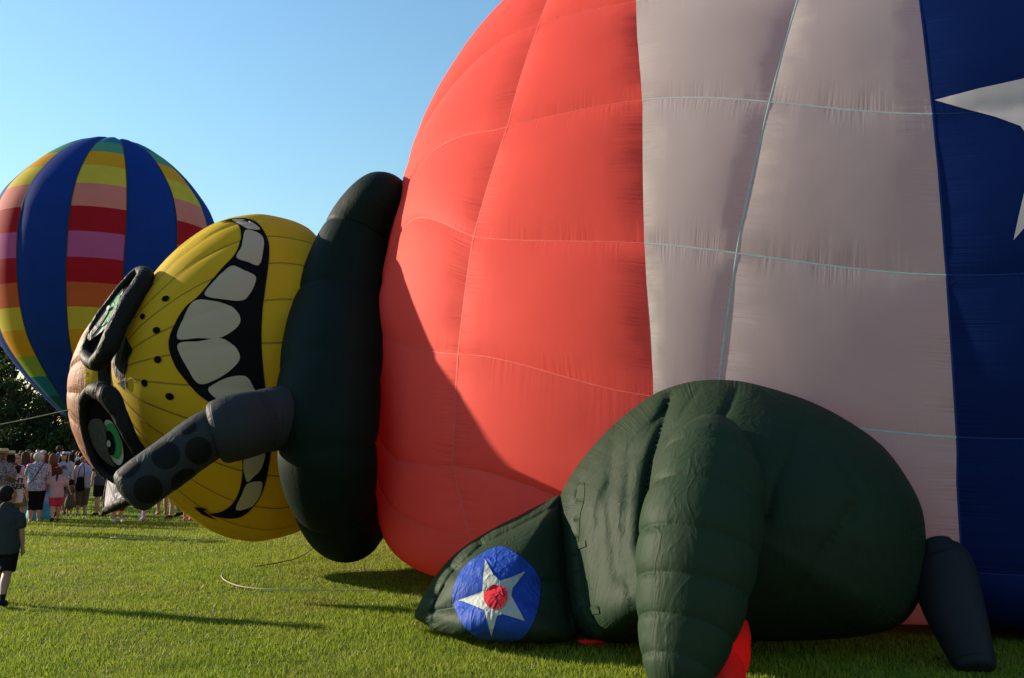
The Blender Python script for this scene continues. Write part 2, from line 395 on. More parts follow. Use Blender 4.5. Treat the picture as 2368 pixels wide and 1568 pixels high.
# --- torso: stations  t, front x, front y, angle, half width, top, waist height, bottom
ST = np.array([(-12, 14.2, 4.2, 68, 1.2, 4.0, 2.0, .6), (-10.5, 13.2, 3.5, 68, 3.0, 6.5, 1.8, .05), (-8, 11.1, 4.2, 68, 4.8, 9.2, 1.6, .02),
 (-4, 7.5, 6.1, 70, 5.8, 10.4, 1.6, .02), (0, 3.7, 7.2, 68, 6.0, 10.6, 1.6, .02), (2.57, 1.3, 8.0, 67, 6.0, 10.4, 1.6, .03),
 (4.63, -.63, 9.15, 66, 5.0, 9.7, 1.7, .1), (5.5, -1.22, 9.8, 72, 3.7, 8.4, 2.0, .2), (6.1, -1.52, 10.3, 80, 2.6, 6.8, 2.4, .4),
 (6.5, -1.7, 10.6, 86, 1.9, 5.0, 2.75, .9), (6.7, -1.95, 11.1, 90, .6, 3.5, 2.85, 2.2)])
def torso(t, ph):
    t = np.asarray(t, float); ph = np.asarray(ph, float)
    fx, fy, ma, W, zt, ze, zb = [cub(t, ST[:, 0], ST[:, k]) for k in range(1, 8)]
    c, s = np.cos(ph), np.sin(ph); p = np.where(s > 0, 1.8, 9.0)
    k = (np.abs(c)**p+np.abs(s)**p)**(-1/p); x = c*k; z = s*k
    o = W*(1-x); a = np.radians(ma)
    return np.stack([fx+np.cos(a)*o, fy+np.sin(a)*o, np.where(z > 0, ze+(zt-ze)*z, ze+(ze-zb)*z)], -1)
def torso_n(t, ph):
    e = 2e-3; a = torso(t+e, ph)-torso(t-e, ph); b = torso(t, ph+e)-torso(t, ph-e)
    n = np.cross(a, b); n /= np.linalg.norm(n, axis=-1)[..., None]+1e-9
    return n*np.where(((torso(t, ph)-torso(t, ph+np.pi))*n).sum(-1) > 0, 1, -1)[..., None]
TK = [-12, -.5, 2.7, 4.4, 6.1, 6.7]
MER = [(-np.pi/2,)*6, (-1.0, -1.0, -.8, -.543, -.575, -.6), (-.56, -.56, -.40, -.157, -.35, -.4), (.01, .012, .062, .117, .135, .15),
 (.17, .17, .24, .289, .465, .5), (.36, .362, .456, .488, .65, .7), (.6, .6, .68, .745, .86, .95), (.85, .85, .95, 1.03, 1.12, 1.2),
 (1.15, 1.15, 1.25, 1.32, 1.38, 1.4), (np.pi/2,)*6]
MER += [tuple(np.pi-q for q in r) for r in MER[-2:2:-1]]+[(np.pi+.5,)*6, (1.5*np.pi,)*6]
PK = [-1.6, -.54, -.157, .08, .12, .24, .289, .44, .488, .60, .73, 1.2, 2.0, 4.8]
def rk(d):
    xs = sorted(d); return np.interp(PK, xs, [d[x] for x in xs])
RNG = [rk({0: 6.66}), rk({-.54: 4.39, -.157: 4.64, .117: 4.6, .289: 4.54, .488: 4.29, .745: 4.2}), rk({.062: 2.54, .24: 2.66, .456: 2.77, .71: 3.04}),
 rk({.079: 1.94, .219: 1.77, .424: 1.43, .602: 1.14, .8: 1.0}), rk({.3: -.06, -.2: 0.0}), rk({.3: -2.7}), rk({.3: -5.2}), rk({.3: -7.7}), rk({.3: -10}), rk({.3: -11.95})]
mer = lambda j, t: cub(t, TK, MER[j]); rng_t = lambda i, p: np.interp(p, PK, RNG[i])
def uvgrid(i, j, u, v):
    ph = np.full(u.shape, .5*(MER[j][2]+MER[j+1][2])); t = u*0
    for _ in range(5):
        t = rng_t(i, ph)*(1-u)+rng_t(i+1, ph)*u; ph = mer(j, t)*(1-v)+mer(j+1, t)*v
    return t, ph
nu = 15
gu, gv = np.meshgrid(np.linspace(0, 1, nu), np.linspace(0, 1, nu), indexing='ij')
panels = []; tapes = {0: [[], [], TAPE_R], 1: [[], [], TAPE_W], 2: [[], [], TAPE_B]}
web = mob('seam_webbing', np.zeros((3, 3)), [(0, 1, 2)], TAPE_W, B)
for i in range(len(RNG)-1):
    mat = RED if i < 2 else WHITE if i < 4 else BLUE
    for j in range(len(MER)-1):
        t, ph = uvgrid(i, j, gu, gv)
        base = torso(t, ph); nn = torso_n(t, ph)
        front = j < 9
        size = np.linalg.norm(base[0, 0]-base[-1, -1])
        shp = (4*gu*(1-gu))**.6*(4*gv*(1-gv))**.6
        bl = (.045 if i == 0 else .065 if i == 1 else .045)*min(1.5, size/2.6)
        X = base+nn*(shp*bl)[..., None]; X[..., 2] = np.maximum(X[..., 2], .015)
        V = X.reshape(-1, 3); F = grid_faces(nu, nu); uv = np.column_stack([gu.ravel(), gv.ravel()])
        mob('panel', V, F, mat, web, uv); panels.append((V, F))
        if front and i < 6 and 0 < j:
            k = 0 if i < 2 else 1 if i < 4 else 2
            for edge in ('m', 'r'):
                if edge == 'r' and (i == 0 or i in (2,)): continue
                s = np.linspace(0, 1, 24)
                tt, pp = uvgrid(i, j, s if edge == 'm' else s*0, s*0 if edge == 'm' else s)
                p = torso(tt, pp); n_ = torso_n(tt, pp); tg = np.gradient(p, axis=0); tg /= np.linalg.norm(tg, axis=1)[:, None]
                sd_ = np.cross(tg, n_); wdt = (.006, .009, .006)[k] if edge == 'm' or k == 1 else .010
                if edge == 'r' and i == 4: k2, wdt = 2, .008
                else: k2 = k
                o = sum(len(q) for q in tapes[k2][0]); r = np.stack([p-sd_*wdt+n_*.002, p+n_*.004, p+sd_*wdt+n_*.002], 1).reshape(-1, 3)
                tapes[k2][0].append(r); tapes[k2][1] += [tuple(q+o for q in f) for f in grid_faces(24, 3)]
web.data = mesh_data('seam_webbing', np.concatenate(tapes[1][0]), tapes[1][1]); web.data.materials.append(TAPE_W)
for k, nm in ((0, 'red_seam'), (2, 'navy_seam')): mob(nm, np.concatenate(tapes[k][0]), tapes[k][1], tapes[k][2], web)
BV = bvh_of(*panels)
star = []
for k in range(5):
    a = math.radians(186-k*72); b = math.radians(186-36-k*72)
    star += [(2490+335*math.cos(a), 268-335*math.sin(a)*-1*-1), (2490+150*math.cos(b), 268-150*math.sin(b))]
star = [(2160, 233), (2262, 206), (2367, 183), (2420, 170), (2400, -90), (2560, 90), (2760, 20), (2690, 220), (2830, 380), (2620, 400), (2540, 640), (2440, 470), (2367, 528), (2342, 556), (2354, 500), (2367, 445), (2385, 330), (2358, 293), (2300, 272), (2230, 253)]
applique('star', star, BV, STARW, web, .012, smooth=False, step=14)

# --- collar
cspec = [(884, 462, 11.3, 66, .45), (826, 545, 11.25, 84, .50), (790, 700, 10.95, 110, .52), (764, 870, 10.2, 120, .58), (757, 1030, 9.9, 116, .62), (772, 1150, 10.3, 98, .56),
         (800, 1212, 11.1, 80, .52), (830, 1140, 12.6, 90, .55), (850, 880, 13.3, 100, .6), (872, 610, 12.6, 85, .55)]
cs = np.array(cspec); CP = at(cs[:, 0], cs[:, 1], cs[:, 2]); cr = cs[:, 3]*cs[:, 2]/(FPX*K)
V, F, UV = loft(CP, cr, cs[:, 4], ns=40, nl=200, closed=True, nseg=10, scal=.07)
mob('collar', V, F, COLLAR, B, UV)

# --- head: muzzle of gores between nose and collar
NO = at(254, 866, 10.75); EN = at(750, 868, 12.35); AX = EN-NO; AL = np.linalg.norm(AX); AX /= AL
UPV = np.array([0, 0, 1.0]); UPV -= AX*(UPV @ AX); UPV /= np.linalg.norm(UPV); FR = np.cross(UPV, AX); FR = FR if FR[1] < 0 else -FR
PR = [(0, 0), (.004, 22), (.02, 62), (.045, 100), (.09, 152), (.17, 213), (.25, 262), (.35, 308), (.45, 342), (.55, 362), (.65, 371), (.77, 366), (.86, 354), (.93, 325), (1, 270)]
pr_s = np.array([p[0] for p in PR]); pr_r = np.array([p[1] for p in PR])*11.5/(FPX*K)
NG = 24; gores = []
head = mob('head', np.zeros((3, 3)), [(0, 1, 2)], YSEAM, B)
hs = np.concatenate([np.array([0, .004, .01, .02, .03, .045]), np.linspace(.06, 1, 44)]); hw = np.linspace(0, 1, 9)
sv, sf = [], []
for g in range(NG):
    S_, W_ = np.meshgrid(hs, hw, indexing='ij'); th = (g+W_)/NG*2*np.pi+.13
    rr_ = np.interp(S_, pr_s, pr_r)
    rr_ = cub(S_, pr_s, pr_r)*(1-.015*(1-(4*W_*(1-W_))**.5)*np.clip(S_*6, 0, 1))
    X = NO+AX*(S_*AL)[..., None]+UPV*(rr_*1.045*np.cos(th))[..., None]+FR*(rr_*.71*np.sin(th))[..., None]
    V = X.reshape(-1, 3); F = grid_faces(len(hs), 9); gores.append((V, F))
    mob('gore', V, F, YEL, head, np.column_stack([W_.ravel(), S_.ravel()*3]))
    p = X[:, 0]; c0 = NO+AX*(hs*AL)[:, None]; n_ = p-c0; n_ /= np.linalg.norm(n_, axis=1)[:, None]+1e-9
    tg = np.gradient(p, axis=0); s_ = np.cross(tg, n_); s_ /= np.linalg.norm(s_, axis=1)[:, None]+1e-9
    o = sum(len(q) for q in sv); sv.append(np.stack([p-s_*.012+n_*.006, p+s_*.012+n_*.006], 1).reshape(-1, 3)); sf += [tuple(q+o for q in f) for f in grid_faces(len(hs), 2)]
head.data = mesh_data('head', np.concatenate(sv), sf); head.data.materials.append(YSEAM)
HV = bvh_of(*gores)
z2 = lambda pts: [(x*.5342+115.6, y*.5342+462.3) for x, y in pts]
mouth = [(735, 100), (790, 83), (850, 83), (895, 100), (930, 145), (948, 200), (945, 280), (932, 380), (920, 480), (915, 600), (922, 720), (934, 830), (950, 950), (957, 1060), (950, 1130), (930, 1230), (900, 1300), (850, 1355), (800, 1375), (740, 1371), (690, 1357), (735, 1348), (770, 1330),
         (800, 1298), (822, 1245), (832, 1180), (829, 1110), (805, 1020), (760, 950), (700, 885), (640, 838), (590, 782), (540, 712), (515, 620), (545, 530), (590, 462), (640, 420), (690, 362), (740, 302), (798, 240), (823, 182), (826, 140), (812, 108), (778, 95)]
applique('mouth', z2(mouth), HV, BLACKN, head, .013, step=8, dens=4)
for poly in ([(790, 91), (830, 89), (880, 105), (908, 132), (860, 130), (825, 112)], [(845, 138), (890, 142), (918, 162), (925, 200), (905, 285), (860, 272), (808, 252), (830, 205)],
             [(785, 288), (835, 306), (888, 332), (885, 370), (862, 412), (830, 436), (750, 432), (672, 412), (722, 345)], [(625, 441), (700, 438), (780, 460), (822, 505), (812, 550), (737, 597), (640, 599), (555, 600), (580, 515)],
             [(556, 628), (650, 612), (735, 599), (790, 625), (822, 672), (808, 712), (740, 766), (652, 795), (600, 732)], [(688, 815), (760, 772), (830, 760), (862, 776), (890, 830), (900, 860), (800, 900), (725, 862)],
             [(800, 920), (905, 880), (928, 960), (930, 1060), (845, 1095), (835, 1010)], [(842, 1115), (925, 1088), (918, 1150), (882, 1195), (850, 1212)], [(852, 1227), (890, 1215), (918, 1222), (905, 1280), (868, 1325), (806, 1335), (830, 1272)]):
    applique('tooth', z2(poly), HV, TOOTH, head, .021, step=7, dens=4)
applique('mouth_corner', z2([(625, 1325), (655, 1326), (686, 1333), (668, 1342), (690, 1358), (728, 1384), (660, 1356)]), HV, BLACKN, head, .020, smooth=False, step=6)
for x, y, a, b, r in ((502, 428, 17, 12, -25), (403, 505, 13, 11, -60), (463, 565, 16, 15, 0), (468, 691, 16, 16, 0), (411, 792, 13, 17, -15), (520, 850, 19, 15, 20)):
    applique('whisker_dot', ellipse(x*.5342+115.6, y*.5342+462.3, a*.5342, b*.5342, r), HV, BLACKN, head, .012, step=4)
applique('nose', z2([(324, 562), (338, 605), (360, 650), (342, 690), (334, 740), (302, 782), (282, 745), (273, 690), (290, 625)]), HV, BLACKQ, head, .014, smooth=True, step=6)
applique('nostril', z2([(300, 792), (333, 766), (336, 792), (330, 822), (312, 806)]), HV, BLACKQ, head, .014, step=6)

# --- crown of the head with cap
CC = at(345, 900, 11.8); RX, RY, RZ = 1.0, 1.06, 1.38; ng = 16; caps = []
cap = None
for kind, a0, a1, mat in (('cap', 0, 92, BROWN), ('forehead', 92, 130, YEL)):
    root = mob(kind, np.zeros((3, 3)), [(0, 1, 2)], mat, B); tv, tf = [], []
    for g in range(ng):
        A_, W_ = np.meshgrid(np.radians(np.linspace(a0, a1, 16)), np.linspace(0, 1, 8), indexing='ij'); th = (g+W_)/ng*2*np.pi+.1
        q = 1-.03*(1-(4*W_*(1-W_))**.55)*np.clip(np.sin(A_)*2, 0, 1)
        X = CC+np.stack([-RX*np.cos(A_), -RY*q*np.sin(A_)*np.sin(th), RZ*q*np.sin(A_)*np.cos(th)], -1)
        V = X.reshape(-1, 3); F = grid_faces(16, 8, flip=True); caps.append((V, F)); mob('gore', V, F, mat, root, np.column_stack([W_.ravel(), A_.ravel()]))
    th = np.linspace(0, 2*np.pi, 120, endpoint=False); a = math.radians(a1)
    C_ = CC+np.stack([np.full(120, -RX*math.cos(a)), -RY*math.sin(a)*np.sin(th), RZ*math.sin(a)*np.cos(th)], -1)
    V, F, UV = loft(C_, np.full(120, .022), ns=8, nl=120, closed=True, vdir=(1, 0, 0)); root.data = mesh_data(kind, V, F, UV); root.data.materials.append(mat)
CV = bvh_of(*caps)
fore = [o for o in B.children if o.name.startswith('forehead')][0]
applique('brow_patch', [(192, 840), (262, 838), (262, 905), (200, 905)], CV, YEL, fore, .010, smooth=False)
applique('brow_stripe', [(227, 838), (262, 836), (264, 908), (230, 906)], CV, BLACKQ, fore, .016, smooth=False)
def goggle(path, rad, label):
    S_ = np.array(path, float); S_[:, 2] -= .05; P = at(S_[:, 0], S_[:, 1], S_[:, 2]); pl = Plane(P)
    V, F, UV = loft(P, S_[:, 3]*S_[:, 2]/(FPX*K)*rad, ns=22, nl=130, closed=True, nseg=9, scal=.10, vdir=pl.n)
    g = mob('goggle', V, F, BLACKQ, B, UV); g['label'] = label
    fill = [(q[0], q[1]) for q in S_]
    applique('goggle_lining', fill, pl, BLACKN, g, -.03, step=6)
    return g, pl
gl, pl = goggle([(193, 938, 10.25, 12), (203, 912, 10.15, 15), (226, 903, 10.1, 22), (252, 916, 10.0, 24), (275, 955, 10.0, 19), (300, 1008, 10.05, 15), (326, 1058, 10.25, 15), (304, 1090, 10.4, 13), (270, 1106, 10.5, 11), (238, 1092, 10.55, 10), (213, 1050, 10.5, 10), (197, 995, 10.4, 10)], 1.0, 'lower black padded goggle with wide green eye')
el = lambda x, y, a, b, r: ellipse(x*.5342+115.6, y*.5342+462.3, a*.5342, b*.5342, r)
applique('eye_white', el(268, 1052, 36, 102, -16), pl, EYE_W, gl, -.018, step=4, dens=3)
applique('iris', el(270, 1045, 31, 80, -13), pl, EYE_G, gl, -.012, step=4, dens=3)
applique('pupil', el(258, 1052, 20, 54, -10), pl, BLACKN, gl, -.006, step=3, dens=3)
applique('eyelid', z2([(165, 1000), (178, 952), (222, 950), (240, 1000), (248, 1060), (262, 1120), (285, 1155), (250, 1140), (200, 1085)]), pl, LID, gl, .002, step=5, dens=4)
applique('eye_glint', el(257, 1053, 8, 15, -5), pl, EYE_W, gl, .010, step=3, dens=2)
gu_, pu = goggle([(199, 818, 10.7, 15), (204, 785, 10.75, 9), (224, 738, 10.8, 8), (256, 694, 10.85, 8), (292, 650, 10.9, 9), (322, 628, 10.95, 13), (336, 642, 10.8, 21), (306, 690, 10.6, 23), (276, 744, 10.45, 23), (250, 804, 10.35, 22), (230, 834, 10.42, 21), (215, 838, 10.5, 18)], 1.0, 'upper black padded goggle seen nearly edge on')
applique('eye_white', [(209, 789), (214, 762), (230, 733), (252, 707), (275, 685), (289, 670), (282, 699), (271, 725), (252, 755), (238, 770)], pu, EYE_W, gu_, .03, step=4, dens=3)
applique('iris', [(255, 712), (283, 684), (279, 702), (268, 732), (243, 757), (238, 752), (247, 745)], pu, EYE_G, gu_, .04, step=4, dens=3)
applique('eyelid', [(211, 788), (216, 764), (232, 735), (254, 711), (258, 722), (247, 744), (233, 764)], pu, LID, gu_, .05, step=4, dens=3)
applique('eye_glint', ellipse(259, 717, 3, 6, 30), pu, EYE_W, gu_, .06, step=2, dens=2)

# --- hanging flap under the lower goggle
fl = [(246, 1112, 10.3), (262, 1118, 10.1), (290, 1130, 10.0), (300, 1152, 9.9), (272, 1166, 10.0), (243, 1176, 10.2), (240, 1150, 10.3)]
V, F, UV = pillow(fl, (262, 1142), .05, .05, nr=12, na=60); flap = mob('ear_flap', V, F, FLAPW, B, UV)
V, F, UV = loft_px([(250, 1108, 10.28, 3.5), (243, 1145, 10.28, 4), (241, 1176, 10.22, 4)], ns=10, nl=20); mob('flap_edge', V, F, BLACKQ, flap, UV)
V, F, UV = loft_px([(236, 1192, 10.2, 2.5), (246, 1180, 10.15, 9), (272, 1167, 10.0, 12), (300, 1155, 9.9, 13), (320, 1146, 9.9, 10)], ns=14, nl=40, nseg=3); mob('flap_tip', V, F, BLACKQ, flap, UV)

# --- perforated barrel held at the collar
V1, F1, UV = loft_px([(730, 950, 10.3, 66), (665, 962, 9.75, 72), (600, 975, 9.45, 75), (545, 988, 9.2, 77), (505, 1000, 9.15, 74)], .95, ns=36, nl=60, nseg=2, scal=.05, cap=(.2, .28))
V2, F2, UV2 = loft_px([(520, 985, 9.2, 54), (470, 1014, 9.1, 58), (400, 1064, 9.0, 57), (340, 1108, 8.9, 58), (306, 1134, 8.85, 57)], 1.0, ns=36, nl=60, nseg=1, cap=(.2, .42))
gun = mob('barrel', V2, F2, GREY, B, UV2); gun['label'] = 'grey barrel tube with black hole spots'
mob('barrel_sleeve', V1, F1, GREY, gun, UV)
GV = bvh_of((V2, F2))
for u, v, a, b, r in ((342, 1131, 34, 32, -20), (384, 1053, 33, 31, -30), (459, 1041, 31, 31, 0), (424, 1108, 33, 22, -38), (437, 990, 20, 12, -35), (302, 1086, 26, 13, -36)):
    applique('barrel_hole', ellipse(u, v, a, b, r, 36), GV, SPOT, gun, .008, step=6, dens=4)

# --- big folded shoulder
so = [(1640, 878, 7.75), (1710, 881, 7.65), (1790, 900, 7.55), (1880, 931, 7.45), (1965, 976, 7.35), (2040, 1031, 7.25), (2092, 1098, 7.15), (2130, 1172, 7.1), (2141, 1250, 7.05), (2140, 1325, 7.05), (2122, 1395, 7.05), (2070, 1450, 7.05),
      (1960, 1474, 7.15), (1800, 1482, 7.25), (1620, 1484, 7.3), (1470, 1486, 7.3), (1375, 1482, 7.35), (1322, 1440, 7.55), (1302, 1360, 7.8), (1290, 1250, 8.05), (1292, 1160, 8.2), (1325, 1090, 8.25), (1380, 1020, 8.2), (1440, 962, 8.1), (1510, 912, 8.0), (1580, 886, 7.85)]
CRE = [([(1600, 892), (1470, 1010), (1385, 1160), (1372, 1300)], .035, 7), ([(1565, 905), (1455, 1060), (1440, 1260), (1462, 1400)], .04, 7), ([(1500, 925), (1370, 1060), (1318, 1180)], .035, 6), ([(1760, 900), (1900, 1010), (2000, 1150)], .03, 8), ([(1620, 890), (1540, 1010)], .04, 6), ([(1550, 903), (1532, 979), (1507, 1059), (1497, 1120), (1488, 1260)], .16, 13), ([(1706, 882), (1682, 947), (1659, 983)], .08, 10), ([(1852, 992), (1816, 1063), (1789, 1126), (1770, 1200)], .06, 12),
       ([(1968, 1171), (1892, 1296), (1838, 1376)], .04, 9), ([(1972, 1171), (1981, 1359)], .03, 8), ([(1340, 1100), (1330, 1200), (1345, 1330), (1370, 1450)], .05, 9), ([(1420, 985), (1405, 1150), (1425, 1330)], .05, 16)]
V, F, UV = pillow(so, (1690, 1200), 1.15, .25, nr=60, na=200, power=.52, creases=CRE); SVV = (V, F)
sh = mob('shoulder', V, F, GREEN, B, UV); sh['label'] = 'large dark green shoulder dome with folds'
SVB = bvh_of(SVV)
z5 = lambda pts: [(x/2.236+924.6, y/2.236+866.9) for x, y in pts]
lac = [(938, 560), (930, 650), (918, 720), (905, 830), (908, 950), (915, 1020), (922, 1100), (945, 1190), (988, 1260), (1030, 1330)]
ribbon = [(x-16-5*(i % 2), y) for i, (x, y) in enumerate(lac)]+[(x+16+5*(i % 2), y) for i, (x, y) in list(enumerate(lac))[::-1]]
applique('lacing', z5(ribbon), SVB, GREENQ, sh, .005, step=5)
applique('lace_tab', z5([(905, 872), (960, 852), (964, 886), (908, 908)]), SVB, GREENQ, sh, .009, smooth=False, step=6)
applique('lace_tab', z5([(952, 1203), (1028, 1193), (1034, 1232), (958, 1242)]), SVB, GREENQ, sh, .009, smooth=False, step=6)

# --- wing with roundel
wo = [(958, 1424, 7.95), (972, 1388, 7.95), (1000, 1340, 7.95), (1032, 1300, 8.0), (1072, 1264, 8.0), (1132, 1226, 8.05), (1200, 1191, 8.1), (1262, 1160, 8.15), (1300, 1150, 8.2), (1330, 1240, 8.1), (1345, 1350, 7.9), (1350, 1450, 7.6), (1310, 1482, 7.3), (1220, 1486, 7.25), (1130, 1480, 7.3), (1060, 1472, 7.4), (1010, 1458, 7.6), (978, 1440, 7.8)]
WCR = [([(1290, 1165), (1200, 1215), (1110, 1262), (1040, 1330), (1003, 1400), (1002, 1440)], .07, 7), ([(1100, 1240), (1112, 1262)], .06, 6), ([(1030, 1300), (1052, 1318)], .06, 6), ([(985, 1365), (1010, 1380)], .06, 6), ([(962, 1425), (1003, 1412), (1050, 1405)], .05, 6), ([(1300, 1160), (1302, 1300), (1320, 1440)], .10, 10), ([(1245, 1350), (1300, 1340)], .05, 8)]
V, F, UV = pillow(wo, (1160, 1360), .62, .3, nr=46, na=150, power=.5, creases=WCR)
wing = mob('wing', V, F, GREENQ, B, UV); wing['label'] = 'dark green quilted wing with a star roundel'
WV = bvh_of((V, F))
applique('roundel', [(1166, 1266), (1209, 1292), (1238, 1323), (1248, 1352), (1243, 1404), (1229, 1444), (1206, 1473), (1175, 1481), (1139, 1481), (1103, 1470), (1072, 1444), (1052, 1404), (1048, 1372), (1059, 1336), (1081, 1305), (1117, 1280), (1140, 1269)], WV, ROUND_B, wing, .010, step=6, dens=4)
applique('roundel_star', [(1123, 1296), (1141, 1330), (1157, 1345), (1213, 1322), (1184, 1362), (1181, 1380), (1213, 1436), (1162, 1421), (1150, 1425), (1137, 1467), (1121, 1412), (1062, 1389), (1117, 1366), (1119, 1340)], WV, ROUND_W, wing, .018, smooth=False, step=6, dens=4)
applique('roundel_disc', ellipse(1147, 1383, 26, 29, 0, 40), WV, ROUND_R, wing, .026, step=5, dens=3)

# --- front limb, red cuff, grey tail
V, F, UV = loft_px([(1652, 1000, 6.75, 62), (1642, 1060, 6.6, 108), (1634, 1140, 6.45, 130), (1618, 1230, 6.3, 138), (1606, 1310, 6.2, 134), (1594, 1400, 6.1, 122), (1580, 1480, 6.0, 104), (1566, 1550, 5.9, 80), (1556, 1600, 5.85, 50)], .95, ns=44, nl=200, nseg=7, scal=.055, cap=(.35, .4))
V[:, 2] = np.maximum(V[:, 2], .012)
arm = mob('limb', V, F, GREENQ, B, UV); arm['label'] = 'dark green quilted limb reaching down to the grass'
V, F, UV = loft_px([(1712, 1440, 6.5, 18), (1700, 1480, 6.4, 36), (1675, 1535, 6.2, 52), (1650, 1590, 6.0, 56), (1610, 1640, 5.8, 45)], .9, ns=26, nl=60, nseg=4, scal=.12)
V[:, 2] = np.maximum(V[:, 2], .014)
mob('cuff', V, F, REDC, B, UV)
V, F, UV = loft_px([(1400, 1482, 7.2, 4), (1375, 1484, 7.15, 5), (1352, 1484, 7.15, 5), (1338, 1482, 7.2, 3)], .9, ns=14, nl=30); V[:, 2] = np.maximum(V[:, 2], .012); mob('red_hem', V, F, REDC, B, UV)
V, F, UV = loft_px([(2160, 1262, 7.0, 40), (2178, 1300, 6.95, 62), (2196, 1380, 6.8, 66), (2222, 1455, 6.65, 58), (2246, 1520, 6.55, 47), (2254, 1545, 6.5, 42)], .95, ns=32, nl=60, nseg=1, cap=(.5, .25))
V[:, 2] = np.maximum(V[:, 2], .012)
TAILG = fabric('tail_grey_nylon', (.015, .018, .023), .06, eu=False, freq=24)
tl = mob('tail', V, F, TAILG, B, UV); tl['label'] = 'smooth grey tail resting on the grass'

# ------------------------------------------------------------------ far striped balloon
DY = 55.0; pxm = DY/(FPX*K)
FB = empty('striped_balloon', tuple(at(221, 1060, DY)*np.array([1, 1, 0])), 'upright hot air balloon with blue gores and rainbow bands beyond the crowd', 'balloon')
prof = [(316, 0.5), (320, 32), (325, 58), (345, 108), (385, 163), (430, 205), (475, 236), (535, 256), (590, 261), (650, 258), (720, 245), (790, 220), (870, 164), (960, 78)]
fv = lambda v: v+15*(960-v)/644
prof = [(fv(v), q) for v, q in prof]
pz = [float(at(228, v, DY)[2]) for v, _ in prof][::-1]; prr = [r*.965*pxm for _, r in prof][::-1]
bands = [316, 331, 350, 381, 423, 476, 534, 594, 652, 709, 761, 822, 869, 915, 960]
bc = ['teal', 'seagreen', 'amber', 'lemon', 'salmon', 'crimson', 'magenta', 'crimson', 'rust', 'lemon', 'amber', 'lime', 'teal', 'deepteal']
cols = dict(teal=(.02, .20, .30), seagreen=(.10, .34, .22), amber=(.75, .38, .02), lemon=(.68, .55, .06), salmon=(.70, .24, .20), crimson=(.42, .015, .025), magenta=(.52, .12, .32), rust=(.60, .13, .04), lime=(.28, .42, .05), deepteal=(.01, .10, .14), royal=(.012, .05, .30))
fm = {k: fabric('far_'+k, tuple(x*(.78 if k == 'royal' else .8) for x in c), .32, rough=.7, spec=.04, fine=0, wr=0, eu=False, ev=False) for k, c in cols.items()}
LINE = plain('far_load_tape', (.02, .02, .03)); fbx, fby = FB.location.x, FB.location.y
web2 = mob('load_tapes', np.zeros((3, 3)), [(0, 1, 2)], LINE, FB); lv, lf = [], []
bz = []
for v in bands:
    z = float(at(228, v, DY)[2])
    for _ in range(6): z = float(at(228, v, DY-.96*float(cub(min(max(z, pz[0]), pz[-1]), pz, prr)))[2])
    bz.append(min(max(z, pz[0]), pz[-1]))
bz[0] = pz[-1]; bz[-1] = pz[0]; bz[1] = (bz[0]*.45+bz[2]*.55)
for g in range(14):
    th0 = math.radians(25.5-5.5-12.86+360/14*g)
    for b in range(14):
        Z_, W_ = np.meshgrid(np.linspace(bz[b]-.0, bz[b+1], 7), np.linspace(0, 1, 8), indexing='ij'); th = th0+W_*math.radians(360/14)
        R_ = cub(Z_, pz, prr); R_ = R_*(1-.018*(1-(4*W_*(1-W_))**.7)); R_ = np.where(b == 13, R_, R_)
        X = np.stack([fbx+R_*np.sin(th), fby-R_*np.cos(th), Z_+.22*(4*W_*(1-W_))*np.exp(-(bz[0]-Z_)/.7)], -1)
        mob('panel', X.reshape(-1, 3), grid_faces(7, 8), fm['royal'] if g % 2 else fm[bc[b]], web2)
    zz = np.linspace(pz[0], pz[-1]-.02, 70); R_ = cub(zz, pz, prr)*.983
    c = np.stack([fbx+R_*math.sin(th0), fby-R_*math.cos(th0), zz], -1); sd_ = np.array([math.cos(th0), math.sin(th0), 0])*.035; no_ = np.array([math.sin(th0), -math.cos(th0), 0])*.03
    o = sum(len(q) for q in lv); lv.append(np.stack([c-sd_+no_, c+sd_+no_], 1).reshape(-1, 3)); lf += [tuple(q+o for q in f) for f in grid_faces(70, 2)]
web2.data = mesh_data('load_tapes', np.concatenate(lv), lf); web2.data.materials.append(LINE)
def box(x0, x1, y0, y1, z0, z1):
    return np.array([(x, y, z) for x in (x0, x1) for y in (y0, y1) for z in (z0, z1)]), [(0, 1, 3, 2), (4, 6, 7, 5), (0, 4, 5, 1), (2, 3, 7, 6), (0, 2, 6, 4), (1, 5, 7, 3)]
WICK = plain('wicker', (.28, .16, .07), .8, bump=.01, scale=40)
bs = []; 
for k in range(5):
    a = .68+.02*(k % 2); V, F = box(fbx-a, fbx+a, fby-a*.8, fby+a*.8, .05+k*.23, .05+(k+1)*.23-.004); bs.append((V, F))
vv, ff = [], []
for V, F in bs: ff += [tuple(i+len(vv)*8 for i in f) for f in F]; vv.append(V)
mob('basket', np.concatenate(vv), ff, WICK, FB, smooth=False)
for sx in (-1, 1):
    for sy in (-1, 1):
        V, F, UV = loft([(fbx+sx*.6, fby+sy*.5, 1.2), (fbx+sx*.7, fby+sy*.6, 2.2), (fbx+sx*1.9, fby+sy*1.1, pz[0]+.1)], [.025, .02, .012], ns=8, nl=14); mob('suspension_rope', V, F, LINE, FB)

